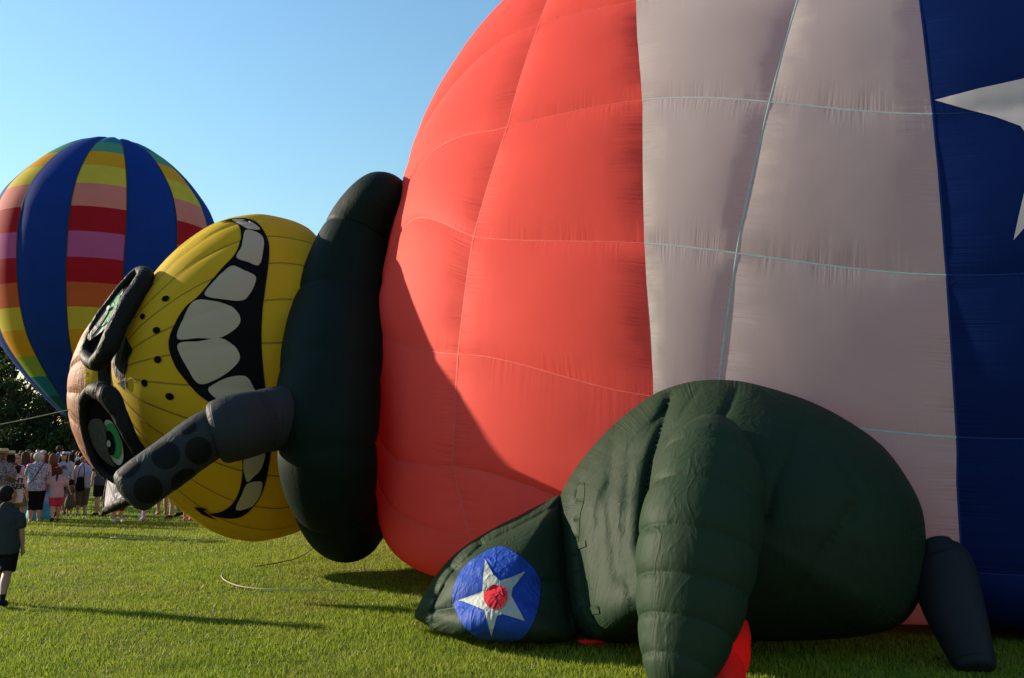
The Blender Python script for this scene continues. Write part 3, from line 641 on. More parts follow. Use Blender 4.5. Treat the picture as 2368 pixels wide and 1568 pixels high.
# ------------------------------------------------------------------ ropes
def rope(name, pts, r, mat, label):
    V, F, UV = loft(np.array(pts), np.full(len(pts), r), ns=8, nl=60, vdir=(.1, .2, 1)); tag(mob(name, V, F, mat), label, 'rope')
g3 = lambda U, V, z=.035: tuple(ground(U, V)*np.array([1, 1, 0])+np.array([0, 0, z]))
rope('tether_rope', [tuple(at(-260, 1030, 10.6)), tuple(at(0, 981, 10.9)), tuple(at(75, 966, 11.0)), tuple(at(160, 947, 11.1))], .007, ROPE, 'taut white rope running left from the tan cap')
rope('ground_rope', [g3(255, 1247), g3(330, 1250.5), g3(420, 1251.5), g3(500, 1249), g3(560, 1240, .06), g3(640, 1222, .1)], .007, ROPE, 'pale rope lying on the grass below the barrel')
rope('ground_rope', [g3(514, 1332), g3(512, 1340), g3(525, 1351), g3(555, 1362), g3(610, 1369), g3(680, 1370.5), g3(780, 1368, .02), g3(870, 1368, .015)], .007, ROPE, 'pale curled rope loop on the open grass')
rope('ground_rope', [g3(590, 1313, .02), g3(640, 1307), g3(690, 1298, .06), g3(728, 1283, .14), g3(760, 1262, .3)], .008, ROPED, 'brown rope dropping from the collar onto the grass')

# ------------------------------------------------------------------ trees
BARK = plain('bark', (.06, .045, .03), .9, bump=.03, scale=6)
def leafmat(name, c):
    m, t = nmat(name); N = NT(t); tc = N.n('ShaderNodeTexCoord')
    wn = N.n('ShaderNodeTexWhiteNoise', i_Vector=tc.outputs['UV'])
    c2 = N.ramp(wn.outputs[0], [(0, tuple(x*.6 for x in c)), (1, tuple(x*1.35 for x in c))])
    df = N.n('ShaderNodeBsdfPrincipled', i_Base_Color=c2, i_Roughness=.6, i_Specular_IOR_Level=.2); tr = N.n('ShaderNodeBsdfTranslucent', i_Color=c2)
    N.out(N.n('ShaderNodeMixShader', i_0=.3, i_1=df.outputs[0], i_2=tr.outputs[0]).outputs[0]); return m
LEAVES = [leafmat('leaf_dark', (.018, .032, .008)), leafmat('leaf_mid', (.030, .052, .011)), leafmat('leaf_olive', (.032, .046, .012))]
def tree(x, y, h, rad, k, label, n=7000, low=.12):
    t = empty('leafy_tree', (x, y, 0), label, 'tree', 'trees along the field edge')
    tw = random.uniform(-.5, .5)
    vs_, fs_ = [], []
    def add(P, R):
        V, F, _ = loft(np.array(P), np.array(R), ns=8, nl=14, vdir=(.3, 1, .1), cap=(.1, .3)); o = sum(len(q) for q in vs_); vs_.append(V); fs_.extend([tuple(i+o for i in f) for f in F])
    add([(x, y, -.1), (x+tw*.3, y, h*.3), (x+tw, y+.2, h*.6), (x+tw*.6, y, h*.9)], [h*.026, h*.02, h*.013, h*.004])
    cl = []
    for q in range(16):
        a = random.uniform(0, 6.283); z0 = h*random.uniform(.15, .6); z1 = min(h*.95, z0+h*random.uniform(.08, .35)); r = rad*random.uniform(.45, .95)*(1-.45*abs(z1/h-.5))
        e = (x+r*math.cos(a), y+r*math.sin(a), z1); add([(x+tw*.5, y, z0), ((x+e[0])/2, (y+e[1])/2, (z0+z1)/2+.3), e], [h*.009, h*.006, h*.002]); cl.append(e)
    for q in range(34):
        z = h*random.uniform(low, .96); s = z/h; rr = rad*(1.05-.85*max(0, s-.45)**1.3*1.6)*random.random()**.5; a = random.uniform(0, 6.283); cl.append((x+rr*math.cos(a), y+rr*math.sin(a), z))
    mob('trunk', np.concatenate(vs_), fs_, BARK, t)
    C = np.array(cl); ix = rng.integers(0, len(C), n); D = rng.normal(0, 1, (n, 3)); D /= np.linalg.norm(D, axis=1)[:, None]
    cs_ = rng.uniform(.09, .19, len(C))*rad*1.6
    P = C[ix]+D*(rng.random(n)**.45*cs_[ix])[:, None]*np.array([1.15, 1.15, .8]); P[:, 2] = np.maximum(P[:, 2], .4)
    s = rng.uniform(.10, .24, n)*h/12
    a = rng.normal(0, 1, (n, 3)); a /= np.linalg.norm(a, axis=1)[:, None]; b = np.cross(a, rng.normal(0, 1, (n, 3))); b /= np.linalg.norm(b, axis=1)[:, None]
    V = np.stack([P-a*s[:, None], P+b*s[:, None]*.5, P+a*s[:, None], P-b*s[:, None]*.5], 1).reshape(-1, 3)
    me = mesh_data('crown', V, np.arange(4*n).reshape(-1, 4).tolist(), np.repeat(rng.random((n, 2)), 4, 0), False); link('crown', me, LEAVES[k], t)
TL = ['dark leafy tree at the far left edge of the field', 'tall dark tree beside the striped balloon', 'olive tree behind the crowd in straw hats', 'mid green tree behind the grey-haired woman', 'bushy dark tree behind the tan cap']
tree(-56.0, 86, 15.5, 6.0, 0, TL[0], 11000); tree(-48.5, 82, 12.5, 5.2, 1, TL[1], 12000, .05); tree(-44.0, 90, 12.0, 5.4, 0, TL[2], 12000, .04); tree(-41.0, 80, 8.5, 4.6, 2, TL[3], 11000, .03); tree(-36.0, 84, 9.5, 5.2, 0, TL[4], 11000, .03)
for x, y, h, r, k, l in ((-66, 90, 14, 6, 0, 'tall dark tree just outside the left edge'), (-52, 96, 13, 6, 2, 'olive tree behind the mouth of the striped balloon'), (-30, 86, 9, 5.5, 1, 'low green tree behind the yellow head'), (-22, 90, 9.5, 5.5, 0, 'low dark tree behind the dark collar'), (-13, 88, 9, 5.5, 2, 'low olive tree behind the red belly')):
    tree(x, y, h, r, k, l, 5000, .04)
def shrub(x, y, h, rad, k, label, n=5000):
    t = empty('leafy_shrub', (x, y, 0), label, 'shrub', 'shrubs under the trees'); vs_, fs_ = [], []; cl = []
    for q in range(9):
        a = random.uniform(0, 6.283); rr = rad*random.uniform(.2, .9); e = (x+rr*math.cos(a), y+rr*.6*math.sin(a), h*random.uniform(.4, .85))
        V, F, _ = loft(np.array([(x+.15*math.cos(a), y, -.05), ((x+e[0])/2, (y+e[1])/2, e[2]*.6), e]), np.array([.06, .04, .015]), ns=6, nl=8, vdir=(.3, 1, .1)); o = sum(len(q) for q in vs_); vs_.append(V); fs_.extend([tuple(i+o for i in f) for f in F]); cl.append(e)
    for q in range(22): a = random.uniform(0, 6.283); rr = rad*random.random()**.5; cl.append((x+rr*math.cos(a), y+rr*.6*math.sin(a), h*random.uniform(.1, .8)*(1.15-.4*rr/rad)))
    mob('stem', np.concatenate(vs_), fs_, BARK, t); C = np.array(cl); ix = rng.integers(0, len(C), n); D = rng.normal(0, 1, (n, 3)); D /= np.linalg.norm(D, axis=1)[:, None]
    P = C[ix]+D*(rng.random(n)**.4)[:, None]*np.array([rad*.36, rad*.3, h*.2]); P[:, 2] = np.abs(P[:, 2])+.05; s = rng.uniform(.10, .20, n)
    a = rng.normal(0, 1, (n, 3)); a /= np.linalg.norm(a, axis=1)[:, None]; b = np.cross(a, rng.normal(0, 1, (n, 3))); b /= np.linalg.norm(b, axis=1)[:, None]
    V = np.stack([P-a*s[:, None], P+b*s[:, None]*.6, P+a*s[:, None], P-b*s[:, None]*.6], 1).reshape(-1, 3)
    link('crown', mesh_data('crown', V, np.arange(4*n).reshape(-1, 4).tolist(), np.repeat(rng.random((n, 2)), 4, 0), False), LEAVES[k], t)
for i, (x, y, h, rd, k, l) in enumerate(((-54, 80, 5.2, 3.6, 0, 'dense dark shrub at the left edge below the tall tree'), (-48.5, 78, 4.6, 3.4, 2, 'olive shrub behind the straw hats'), (-43.5, 77, 5.0, 3.4, 0, 'dark shrub behind the purple shirt'), (-38.8, 76, 4.6, 3.2, 1, 'green shrub behind the tall man in blue'), (-34.5, 77, 5.0, 3.4, 0, 'dark shrub behind the lavender tank top'),
        (-30, 78, 5.0, 3.4, 2, 'olive shrub hidden behind the barrel'), (-51, 84, 6.0, 3.6, 1, 'tall shrub between the left trees'), (-41, 83, 6.0, 3.6, 0, 'tall dark shrub under the olive tree'), (-46, 83, 6.0, 3.6, 0, 'tall dark shrub below the striped balloon mouth'), (-36.5, 82, 6.2, 3.6, 1, 'tall green shrub behind the tan cap'), (-60, 82, 6.0, 4.0, 0, 'dark shrub beyond the left edge of the frame'), (-67, 84, 6.5, 4.2, 1, 'green shrub second beyond the left edge'), (-25, 80, 5.5, 4.0, 0, 'dark shrub behind the yellow head'), (-19, 82, 5.5, 4.0, 2, 'olive shrub behind the dark collar'))): shrub(x, y, h, rd, k, l)

# ------------------------------------------------------------------ people
def capsule(pts, rad, rad2=None, ns=12, nl=None):
    P = np.array(pts, float); R = np.array(rad, float); R2 = R if rad2 is None else np.array(rad2, float)
    return loft(P, R, R2, ns=ns, nl=nl or 4*len(pts), vdir=(.03, 1, .05), cap=(.9, .9))[:2]
def ball(c, r, n=12):
    th, ph = np.meshgrid(np.linspace(0, np.pi, n), np.linspace(0, 2*np.pi, 2*n, endpoint=False), indexing='ij')
    V = np.stack([c[0]+r[0]*np.sin(th)*np.cos(ph), c[1]+r[1]*np.sin(th)*np.sin(ph), c[2]+r[2]*np.cos(th)], -1).reshape(-1, 3); return V, grid_faces(n, 2*n, True)
def union(parts, voxel, smooth=2):
    """one continuous closed surface from overlapping pieces"""
    V = []; F = []; o = 0
    for v, f in parts: V.append(v); F += [tuple(i+o for i in q) for q in f]; o += len(v)
    me = bpy.data.meshes.new('u'); me.from_pydata(np.concatenate(V).tolist(), [], F)
    ob = bpy.data.objects.new('u', me); COL.objects.link(ob)
    m = ob.modifiers.new('r', 'REMESH'); m.mode = 'VOXEL'; m.voxel_size = voxel; m.use_smooth_shade = True
    if smooth: q = ob.modifiers.new('s', 'SMOOTH'); q.iterations = smooth; q.factor = .5
    dg = bpy.context.evaluated_depsgraph_get(); out = bpy.data.meshes.new_from_object(ob.evaluated_get(dg))
    bpy.data.objects.remove(ob); out.polygons.foreach_set('use_smooth', [True]*len(out.polygons)); return out
SK = {k: plain('skin_'+k, c, .55, .3, .08) for k, c in dict(fair=(.38, .21, .15), tan=(.29, .155, .10), dark=(.10, .055, .035)).items()}
HR = {k: plain('hair_'+k, c, .75, .08, .35, 60) for k, c in dict(black=(.012, .009, .008), brown=(.045, .022, .012), auburn=(.11, .045, .018), blonde=(.30, .20, .09), grey=(.34, .34, .33)).items()}
_cl = {}
def cloth(c):
    if c not in _cl: _cl[c] = plain('cloth_%d' % len(_cl), tuple(q*.58 for q in c), .85, .1, .14, 9., bump=.02)
    return _cl[c]
PRN = {'floral': print_cloth('floral_print', [(.30, .33, .42), (.04, .05, .11), (.42, .45, .52), (.09, .10, .20), (.45, .47, .5)], 26), 'hawaii': print_cloth('hawaiian_print', [(.04, .06, .12), (.20, .22, .27), (.02, .03, .06), (.30, .24, .20), (.03, .08, .16)], 17),
       'lav': print_cloth('lavender_print', [(.26, .28, .44), (.36, .30, .40), (.44, .30, .28), (.24, .30, .46)], 9)}
def tie_dye():
    m, t = nmat('tie_dye'); N = NT(t); tc = N.n('ShaderNodeTexCoord'); se = N.n('ShaderNodeSeparateXYZ', i_0=tc.outputs['Object'])
    no = N.n('ShaderNodeTexNoise', i_Vector=tc.outputs['Object'], i_Scale=5.0, i_Detail=3.0)
    c = N.ramp(N.math('ADD', N.math('DIVIDE', se.outputs[2], 1.4), N.math('MULTIPLY_ADD', no.outputs[0], .2, -.1)), [(.03, (.02, .30, .34)), (.22, (.02, .22, .33)), (.36, (.25, .27, .42)), (.5, (.02, .12, .48)), (.9, (.015, .04, .22))])
    N.out(N.n('ShaderNodeBsdfPrincipled', i_Base_Color=c, i_Roughness=.8).outputs[0]); return m
PRN['tiedye'] = tie_dye()
STRAW = plain('straw', (.42, .32, .17), .8, bump=.01, scale=40); DARKG = plain('dark_glass', (.01, .01, .012), .15, .5)
def cmat(c): return c if isinstance(c, bpy.types.Material) else PRN[c] if isinstance(c, str) else cloth(c)

def person(label, U, Y, H, face=180, shirt=(.5, .5, .5), lower='pants', lcol=(.03, .03, .04), hair='short', hcol='brown', skin='fair', sleeve='short', arms=('down', 'down'), stride=0., fat=1., kid=0., shoes=(.03, .03, .03), socks=None, hat=None, glasses=False, strap=None, text=None, vox=.02, turn=0., bare=False):
    x = float(at(U, 1050, Y)[0])
    R = empty('person', (x, Y, 0), label, 'person', 'people watching on the lawn', math.radians(face)+math.atan2(-x, Y))
    part = lambda n, me, m: link(n, me, m, R, False)
    hk = 1+.34*kid; sw = H*(.098-.006*kid)*(.5+.5*fat); zs = H*(.815-.03*kid); zh = H*(.50-.03*kid); zc = H*(.868-.045*kid)
    hr = H*(1.0-.868+.045*kid)/2; hc = np.array([0, -.012*H, H-hr]); fx = fat*H
    ct, st_ = math.cos(math.radians(turn)), math.sin(math.radians(turn))
    def rot(p):
        p = np.atleast_2d(np.array(p, float)); d = p-np.array([0, -.005*H, 0]); return np.column_stack([d[:, 0]*ct-d[:, 1]*st_, d[:, 0]*st_+d[:, 1]*ct-.005*H, p[:, 2]])
    def rp(vf): return rot(vf[0]), vf[1]
    tor = lambda e, z0: loft(np.array([(0, .004*H, z0), (0, .004*H, zh+.05*H), (0, 0, H*.61), (0, -.004*H, H*.71), (0, 0, zs-.015*H), (0, .004*H, zs+.022*H)]),
        np.array([.092*fx+e, .090*fx+e, .080*fx+e, .090*fx+e, sw*.86+e, .040*H+e]), np.array([.076*fx+e, .070*fx+e, .060*fx+e, .062*fx+e, .046*H+e, .030*H+e]), ns=20, nl=30, vdir=(.03, 1, .05), cap=(.08, .9))[:2]
    body = [tor(0, zh-.02*H), capsule([(0, .002*H, zs-.01*H), (0, -.004*H, zc+.01*H)], [.030*H*(1+.1*kid), .028*H*(1+.1*kid)])]
    # head: skull, jaw, nose, brow, ears
    hd = [ball(hc+np.array([0, .10*hr, .12*hr]), (.74*hr, .88*hr, .86*hr), 14), ball(hc+np.array([0, -.16*hr, -.40*hr]), (.56*hr, .66*hr, .60*hr), 12), capsule([hc+np.array([0, -.80*hr, .05*hr]), hc+np.array([0, -1.0*hr, -.22*hr])], [.07*hr, .13*hr]),
          capsule([hc+np.array([-.3*hr, -.70*hr, .14*hr]), hc+np.array([.3*hr, -.70*hr, .14*hr])], [.10*hr, .10*hr]), capsule([hc+np.array([-.2*hr, -.72*hr, -.52*hr]), hc+np.array([.2*hr, -.72*hr, -.52*hr])], [.07*hr, .07*hr])]
    for s in (-1, 1): hd.append(ball(hc+np.array([s*.76*hr, .1*hr, -.05*hr]), (.09*hr, .2*hr, .26*hr), 8))
    body += [rp(q) for q in hd]
    sl = []; sh_ = [tor(.017*H, zh-.05*H)] if lower != 'dress' else []
    for s, ar in ((-1, arms[0]), (1, arms[1])):
        S0 = np.array([s*sw, .002*H, zs-.012*H])
        D = dict(down=((s*.026, .012, -.165), (s*.012, -.02, -.135)), front=((s*.03, -.02, -.155), (-s*.07, -.12, .03)), out=((s*.07, .0, -.145), (s*.05, -.04, -.11)), hip=((s*.09, .02, -.13), (-s*.05, -.05, -.10)),
                 reach=((s*.07, -.06, -.11), (s*.06, -.09, -.03)), back=((s*.03, .05, -.155), (s*.01, .03, -.14)), fwd=((s*.02, -.05, -.155), (s*.0, -.07, -.12)))[ar]
        E = S0+np.array(D[0])*H; W_ = E+np.array(D[1])*H; dr = (W_-E)/np.linalg.norm(W_-E)
        body.append(capsule([S0, (S0*.5+E*.5), E, E*.6+W_*.4, W_], [.030*H*fat**.5, .028*H*fat**.5, .022*H, .023*H, .0155*H], None, 12, 24))
        side = np.cross(dr, (s, 0, 0)); side = side/(np.linalg.norm(side)+1e-9); hl = .1*H
        pc = W_+dr*hl*.32; body.append(capsule([W_+dr*.005*H, W_+dr*hl*.5], [.014*H, .022*H], [.012*H, .012*H]))
        for q, (off, ln) in enumerate(((-.6, .38), (-.2, .46), (.2, .43), (.6, .33))):
            b0 = W_+dr*hl*.42+side*off*.024*H; b1 = b0+dr*hl*ln*.55+np.array([-s*.004, -.004, 0])*H; b2 = b1+dr*hl*ln*.45+np.array([-s*.010, -.008, 0])*H
            body.append(capsule([b0, b1, b2], [.0062*H, .0058*H, .005*H], None, 8, 8))
        th_s = side if side[1] < 0 else -side
        b0 = W_+dr*hl*.15+th_s*.012*H; b1 = b0+dr*hl*.2+th_s*.016*H; body.append(capsule([b0, b1, b1+dr*hl*.2+th_s*.003*H], [.008*H, .0068*H, .0055*H], None, 8, 8))
        if sleeve == 'short': sh_.append(capsule([S0-np.array([s*.02*H, 0, 0]), S0*.62+E*.38, S0*.28+E*.72], [.036*H*fat**.4, .039*H*fat**.4, .041*H*fat**.4], None, 14, 12))
        elif sleeve == 'long': sh_.append(capsule([S0-np.array([s*.02*H, 0, 0]), E, W_], [.038*H, .032*H, .022*H], None, 14, 14))
        # legs
        ph = stride*s; hip = np.array([s*.046*H*fat**.5, 0, zh-.01*H]); kn = np.array([s*.050*H, -.01*H-ph*.09*H, H*.275+abs(ph)*.004*H]); an = np.array([s*.052*H, .006*H-ph*.17*H+(.05*H if ph < 0 else 0), H*.046+(.035*H if ph < 0 else 0)])
        toe = an+np.array([s*.012*H, -.085*H, -.030*H]) if ph >= 0 else an+np.array([s*.01*H, -.075*H, -.055*H])
        toe[2] = max(toe[2], .016*H)
        body += [capsule([hip, hip*.5+kn*.5, kn, kn*.62+an*.38+np.array([0, .008*H, 0]), an], [.056*fx**1*.97, .048*fx, .034*H*fat**.6, .034*H*fat**.6, .019*H], None, 14, 30), capsule([an+np.array([0, .012*H, -.022*H]), an*.45+toe*.55, toe], [.022*H, .024*H, .016*H], [.020*H, .018*H, .013*H])]
        if not bare:
            V, F = capsule([an+np.array([0, .018*H, -.020*H]), an*.45+toe*.55+np.array([0, 0, -.004*H]), toe], [.027*H, .030*H, .024*H], [.026*H, .024*H, .017*H]); V[:, 2] = np.maximum(V[:, 2], .004)
            part('shoe', mesh_data('shoe', V, F), cmat(shoes))
        if socks: V, F = capsule([an*.7+kn*.3, an], [.027*H, .023*H]); part('sock', mesh_data('sock', V, F), cmat(socks))
        lo = dict(shorts=.29, capri=.17, pants=.05).get(lower)
        if lo:
            zl = H*lo; k = np.clip((hip[2]-zl)/(hip[2]-kn[2]), 0, 1); pts = [hip+np.array([0, 0, .05*H]), hip]; rad = [.060*fx, .064*fx]
            if zl > kn[2]: pts.append(hip+(kn-hip)*k); rad.append(.060*H*(.6+.4*fat) if lower == 'shorts' else .05*H)
            else:
                k2 = (kn[2]-zl)/(kn[2]-an[2]); pts += [kn, kn+(an-kn)*k2]; rad += [.048*H*fat**.6, .043*H*fat**.5]
            V, F, _ = loft(np.array(pts), np.array(rad), ns=14, nl=24, vdir=(.03, 1, .05), cap=(.5, .12)); sl.append((V, F))
    me_b = union(body, vox*.8); part('body', me_b, SK[skin])
    if sl:
        sl.append(capsule([(0, 0, zh-.01*H), (0, 0, zh+.09*H)], [.094*fx, .086*fx], [.072*fx, .064*fx], 18)); part({'shorts': 'shorts', 'capri': 'capris', 'pants': 'trousers'}[lower], union(sl, vox), cmat(lcol))
    if lower == 'dress':
        zb = H*(.06 if lcol == 'long' else .30); wid = .22 if lcol == 'long' else .15
        sh_.append(capsule([(0, 0, zb), (0, 0, H*.3+zb*.4), (0, 0, H*.6), (0, 0, H*.72), (0, 0, zs-.012*H), (0, 0, zs+.015*H)], [wid*H, (wid+.11)/2*H, .088*fx, .1*fx, sw*.9, .04*H], [wid*.8*H, (wid+.08)/2.2*H, .07*fx, .075*fx, .055*H, .035*H], 22, 40))
    garment = part('dress' if lower == 'dress' else 'shirt', union(sh_, vox), cmat(shirt))
    # hair
    hp = []
    if hair != 'bald':
        hp.append(ball(hc+np.array([0, .30*hr, .14*hr]), (.80*hr, .80*hr, .88*hr), 14)); hp.append(ball(hc+np.array([0, -.26*hr, .62*hr]), (.58*hr, .42*hr, .28*hr), 12))
        if hair in ('long', 'pony', 'bob'): hp.append(ball(hc+np.array([0, .42*hr, -.05*hr]), (.86*hr, .66*hr, .95*hr), 14))
        if hair == 'bob': hp.append(ball(hc+np.array([0, .30*hr, .05*hr]), (1.02*hr, .92*hr, .95*hr), 14))
        if hair == 'long':
            hp.append(capsule([hc+np.array([0, .5*hr, 0]), hc+np.array([0, .66*hr, -1.1*hr]), hc+np.array([0, .7*hr, -2.3*hr])], [.86*hr, .84*hr, .55*hr], [.5*hr, .42*hr, .22*hr], 16))
            for s in (-1, 1): hp.append(capsule([hc+np.array([s*.72*hr, .05*hr, .2*hr]), hc+np.array([s*.82*hr, .1*hr, -.9*hr]), hc+np.array([s*.72*hr, -.1*hr, -1.9*hr])], [.22*hr, .26*hr, .14*hr]))
        if hair == 'pony': hp.append(capsule([hc+np.array([.1*hr, .95*hr, -.1*hr]), hc+np.array([.2*hr, 1.25*hr, -1.0*hr]), hc+np.array([.3*hr, 1.15*hr, -2.6*hr])], [.24*hr, .3*hr, .1*hr]))
        part('hair', union([rp(q) for q in hp], vox*.7, 1), HR[hcol])
    if hat:
        kind, mh = hat; r0 = .95*hr; z = hc[2]+.42*hr; a = np.linspace(0, 2*np.pi, 32, endpoint=False)
        bw = dict(straw=1.9, fedora=1.42, wide=2.2)[kind]; pf = [(r0*.98, z), (r0*bw*.8, z-.06*hr), (r0*bw, z-.02*hr), (r0*bw*.99, z+.03*hr), (r0*1.02, z+.06*hr), (r0*.98, z+.45*hr), (r0*.82, z+.72*hr), (r0*.3, z+.66*hr), (.01*hr, z+.64*hr)]
        V = np.concatenate([np.column_stack([r*np.cos(a), .12*hr+r*np.sin(a)*1.08-.012*H, np.full(32, zz)+.1*hr*np.cos(a)**2*(r > r0*1.2)]) for r, zz in pf]); F = grid_faces(len(pf), 32, True); ht = part('hat', mesh_data('hat', rot(V), F), mh)
        V = np.concatenate([np.column_stack([r*np.cos(a), .12*hr+r*np.sin(a)*1.08-.012*H, np.full(32, zz)]) for r, zz in ((r0*1.035, z+.07*hr), (r0*1.02, z+.24*hr))]); link('hat_band', mesh_data('hat_band', rot(V), grid_faces(2, 32, True)), cloth((.06, .05, .05)), ht, False)
    if glasses:
        g = []
        for s in (-1, 1): g += [ball(hc+np.array([s*.33*hr, -.80*hr, .10*hr]), (.27*hr, .10*hr, .19*hr), 8), capsule([hc+np.array([s*.6*hr, -.7*hr, .14*hr]), hc+np.array([s*.80*hr, .1*hr, .12*hr])], [.04*hr, .04*hr], None, 6)]
        g.append(capsule([hc+np.array([-.1*hr, -.86*hr, .14*hr]), hc+np.array([.1*hr, -.86*hr, .14*hr])], [.04*hr, .04*hr], None, 6)); o = 0; Vg = []; Fg = []
        for v, f in g: Vg.append(rot(v)); Fg += [tuple(i+o for i in q) for q in f]; o += len(v)
        part('sunglasses', mesh_data('sunglasses', np.concatenate(Vg), Fg), DARKG)
    if strap:
        pts = [(strap*sw*.55, -.075*fx, H*.6), (-strap*.0, -.082*fx, H*.69), (-strap*sw*.6, -.05*H, zs), (-strap*sw*.62, .0, zs+.022*H), (-strap*sw*.5, .068*fx, zs-.02*H), (0, .088*fx, H*.69), (strap*sw*.6, .082*fx, H*.58), (strap*.098*fx, .0, H*.53)]
        V, F, _ = loft(np.array(pts), np.full(len(pts), .009), ns=8, nl=60, closed=True, vdir=(1, .2, .1)); part('strap', mesh_data('strap', V, F), cloth((.01, .012, .03)))
    if text:
        lines, sz, back, z0 = text; tmp = bpy.data.curves.new('lettering', 'FONT'); tmp.body = lines; tmp.align_x = 'CENTER'; tmp.size = sz; tmp.extrude = .004; tmp.space_line = .85; tmp.offset = .004
        to = bpy.data.objects.new('t', tmp); COL.objects.link(to); me = bpy.data.meshes.new_from_object(to.evaluated_get(bpy.context.evaluated_depsgraph_get())); bpy.data.objects.remove(to)
        co = np.empty(len(me.vertices)*3); me.vertices.foreach_get('co', co); co = co.reshape(-1, 3)
        s = 1 if back else -1; bv = bvh_of(([tuple(v.co) for v in garment.data.vertices], [tuple(p.vertices) for p in garment.data.polygons])); new = []
        for px, py, pz_ in co:
            xx = -s*px; hit = bv.ray_cast(Vector((xx, s*1.0, z0+py)), Vector((0, -s, 0)))[0]; yy = hit.y if hit else s*.08*H; new.append((xx, yy+s*(.006+pz_), z0+py))
        me.vertices.foreach_set('co', np.array(new).ravel()); me.update(); part('lettering', me, cloth((.02, .03, .05)))
    return R

# facing 0 = towards the camera, 180 = seen from behind
person('boy in charcoal T-shirt and black shorts walking on the open lawn', 25, 9.25, 1.25, 170, (.045, .055, .062), 'shorts', (.008, .008, .010), 'short', 'black', 'tan', arms=('down', 'down'), stride=.85, kid=.7, fat=1.16, shoes=(.012, .012, .014), socks=(.012, .012, .014), vox=.011, turn=-38)
person('person in straw hat and dark Hawaiian shirt holding a phone', 6, 17.2, 1.66, 8, 'hawaii', 'pants', (.05, .05, .06), 'short', 'black', 'dark', arms=('front', 'front'), hat=('straw', STRAW), fat=1.15)
person('boy in white T-shirt with lettering on its back', 44, 17.6, 1.34, 158, (.62, .64, .68), 'shorts', (.22, .13, .01), 'short', 'black', 'fair', arms=('fwd', 'down'), kid=.55, turn=-25, text=('IGHT\nNKER', .135, True, .98))
person('grey-haired woman in blue floral top and black capris seen from behind', 90, 20.0, 1.60, 176, 'floral', 'capri', (.008, .008, .009), 'bob', 'grey', 'fair', arms=('down', 'fwd'), fat=1.28, bare=True, strap=1)
person('girl with ponytail in pale pink T-shirt and hot pink shorts', 137, 20.1, 1.27, 185, (.58, .40, .42), 'shorts', (.62, .05, .12), 'pony', 'brown', 'fair', arms=('out', 'reach'), kid=.5, fat=1.2, stride=-.45)
person('small child in grey-green dress beside the ponytailed girl', 169, 22.0, .92, 150, (.13, .13, .10), 'dress', 'short', 'bob', 'black', 'fair', kid=1.0, shoes=(.4, .4, .4))
person('woman in lavender tank top, sunglasses and khaki capris', 196, 22.3, 1.52, 8, 'lav', 'capri', (.17, .12, .075), 'bob', 'auburn', 'fair', sleeve='none', arms=('down', 'hip'), fat=1.22, glasses=True, shoes=(.5, .5, .5))
person('woman in purple shirt with brown hair seen from behind', 60, 21.2, 1.62, 160, (.12, .018, .09), 'capri', (.2, .17, .11), 'long', 'brown', 'fair', fat=1.2, turn=-20)
person('woman in dark red shirt with long dark hair', 124, 21.6, 1.57, 150, (.22, .015, .02), 'shorts', (.25, .2, .14), 'long', 'auburn', 'fair', arms=('front', 'front'))
person('woman with long black hair in white and blue printed top', 147, 22.6, 1.57, 12, (.42, .45, .55), 'shorts', (.03, .04, .1), 'long', 'black', 'tan', text=('EEL', .13, False, 1.16))
person('person in white brimmed hat behind the black-haired woman', 153, 23.8, 1.60, 140, (.42, .36, .36), 'pants', (.05, .05, .07), 'short', 'brown', 'fair', hat=('fedora', cloth((.62, .68, .76))))
person('tall man in blue shirt with cropped hair behind the crowd', 137, 26.0, 1.80, 160, (.05, .16, .34), 'pants', (.05, .05, .07), 'short', 'brown', 'fair')
person('dark-haired woman in white T-shirt and glasses in profile', 165, 24.2, 1.60, 255, (.55, .56, .60), 'pants', (.04, .05, .1), 'long', 'black', 'fair', glasses=True)
person('man with short brown hair and sunglasses behind the purple shirt', 66, 25.0, 1.68, 320, (.34, .38, .44), 'shorts', (.06, .06, .07), 'short', 'brown', 'tan', glasses=True)
person('balding man behind the grey-haired woman', 100, 26.0, 1.66, 30, (.10, .12, .16), 'pants', (.05, .05, .06), 'short', 'grey', 'fair')
person('woman with auburn hair beside the grey-haired woman', 79, 22.6, 1.60, 200, (.2, .1, .1), 'pants', (.05, .05, .06), 'long', 'auburn', 'fair')
person('woman with streaked long hair in white T-shirt behind the lettered boy', 38, 20.6, 1.55, 15, (.56, .57, .62), 'pants', (.05, .06, .12), 'long', 'blonde', 'fair', glasses=True, fat=1.1)
person('person in wide straw hat behind the Hawaiian shirt', 24, 19.6, 1.62, 190, (.06, .07, .12), 'pants', (.03, .03, .04), 'long', 'black', 'tan', hat=('wide', STRAW))
person('woman in long blue tie-dye dress and sunglasses', 103, 20.9, 1.58, 310, 'tiedye', 'dress', 'long', 'long', 'brown', 'tan', glasses=True, sleeve='none', fat=1.2)
person('person in black knee shorts standing under the tan cap', 240, 22.0, 1.70, 200, (.08, .09, .1), 'shorts', (.012, .012, .016), 'short', 'brown', 'fair', fat=1.1)
person('person in red knee shorts and white trainers under the barrel', 280, 20.0, 1.60, 12, (.5, .5, .5), 'capri', (.28, .012, .03), 'short', 'grey', 'fair', fat=1.25, shoes=(.62, .66, .72))
person('person in white socks and trainers under the barrel tip', 336, 20.6, 1.66, 330, (.25, .3, .3), 'shorts', (.2, .16, .1), 'short', 'brown', 'fair', shoes=(.5, .5, .5), socks=(.6, .6, .6), stride=.3)
person('barelegged person farthest behind the yellow chin', 381, 22.3, 1.68, 190, (.3, .2, .2), 'shorts', (.1, .1, .12), 'long', 'brown', 'tan', shoes=(.3, .2, .15))
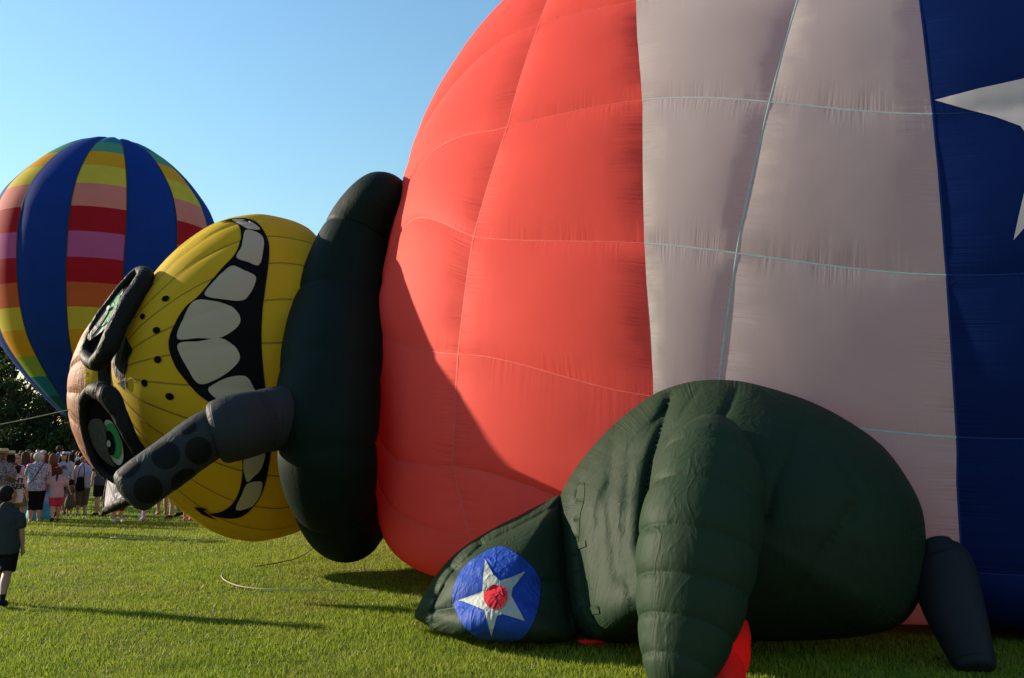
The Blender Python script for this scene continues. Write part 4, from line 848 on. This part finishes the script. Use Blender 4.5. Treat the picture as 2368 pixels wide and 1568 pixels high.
person('person in black shoes turned sideways behind the yellow chin', 408, 21.2, 1.64, 300, (.2, .25, .3), 'shorts', (.04, .05, .08), 'short', 'brown', 'fair', stride=.5, shoes=(.012, .012, .014))
person('child in bright pink shoes behind the yellow chin', 440, 20.6, 1.15, 10, (.5, .2, .3), 'shorts', (.3, .1, .2), 'long', 'brown', 'fair', kid=.7, shoes=(.75, .05, .25))
person('toddler in pink shoes and leggings nearest the yellow chin', 466, 20.5, .95, 0, (.5, .4, .5), 'capri', (.5, .25, .38), 'long', 'brown', 'fair', kid=1.0, shoes=(.75, .05, .25))
far = [(16, 31, 1.70, (.5, .5, .55), 'short', 'a man in pale shirt far back at the left edge'), (50, 30, 1.66, (.06, .10, .3), 'long', 'a woman in blue far back behind the lettered boy'), (88, 33, 1.72, (.5, .48, .42), 'short', 'a man in cream far back behind the grey-haired woman'), (118, 29, 1.62, (.3, .06, .05), 'long', 'a woman in rust far back behind the red shirt'),
       (172, 29.5, 1.68, (.03, .09, .3), 'short', 'a man in royal blue far back beside the woman in glasses'), (182, 27.5, 1.64, (.5, .5, .52), 'short', 'a man in white behind the lavender tank top'), (188, 25.0, 1.62, (.02, .022, .025), 'short', 'a man in black close behind the lavender tank top'), (202, 34, 1.70, (.2, .22, .15), 'short', 'a man in olive far back beside the tan cap')]
for U_, Y_, H_, c_, h_, l_ in far: person(l_[2:], U_, Y_, H_, random.choice((0, 40, 150, 200, 300)), c_, 'pants', (.05, .05, .07), h_, random.choice(('black', 'brown')), random.choice(('fair', 'tan')), vox=.026)

# shoulder bag of the woman in the lavender top
bx0 = at(186, 1112, 22.1); V, F = box(-.13, .13, -.05, .05, -.30, .0)
bag = empty('shoulder_bag', (bx0[0], bx0[1], .62), 'black shoulder bag hanging at the lavender woman\'s side', 'bag')
me = union([capsule([(0, 0, .06), (0, 0, .30)], [.12, .10], [.05, .04], 16)], .012); link('bag_body', me, cloth((.008, .008, .01)), bag, False)
V, F, _ = loft(np.array([(-.08, 0, .32), (-.04, 0, .55), (.03, 0, .68), (.08, 0, .55), (.08, 0, .32)]), np.full(5, .010), ns=8, nl=40, vdir=(0, 1, 0)); link('bag_strap', mesh_data('bag_strap', V, F), cloth((.008, .008, .01)), bag, False)
# phone
ph_ = at(26, 1110, 16.9); V, F = box(-.07, .07, -.006, .006, -.035, .035); o = mob('phone', V+ph_, F, DARKG, smooth=False); tag(o, 'dark phone held by the person in the Hawaiian shirt', 'phone')
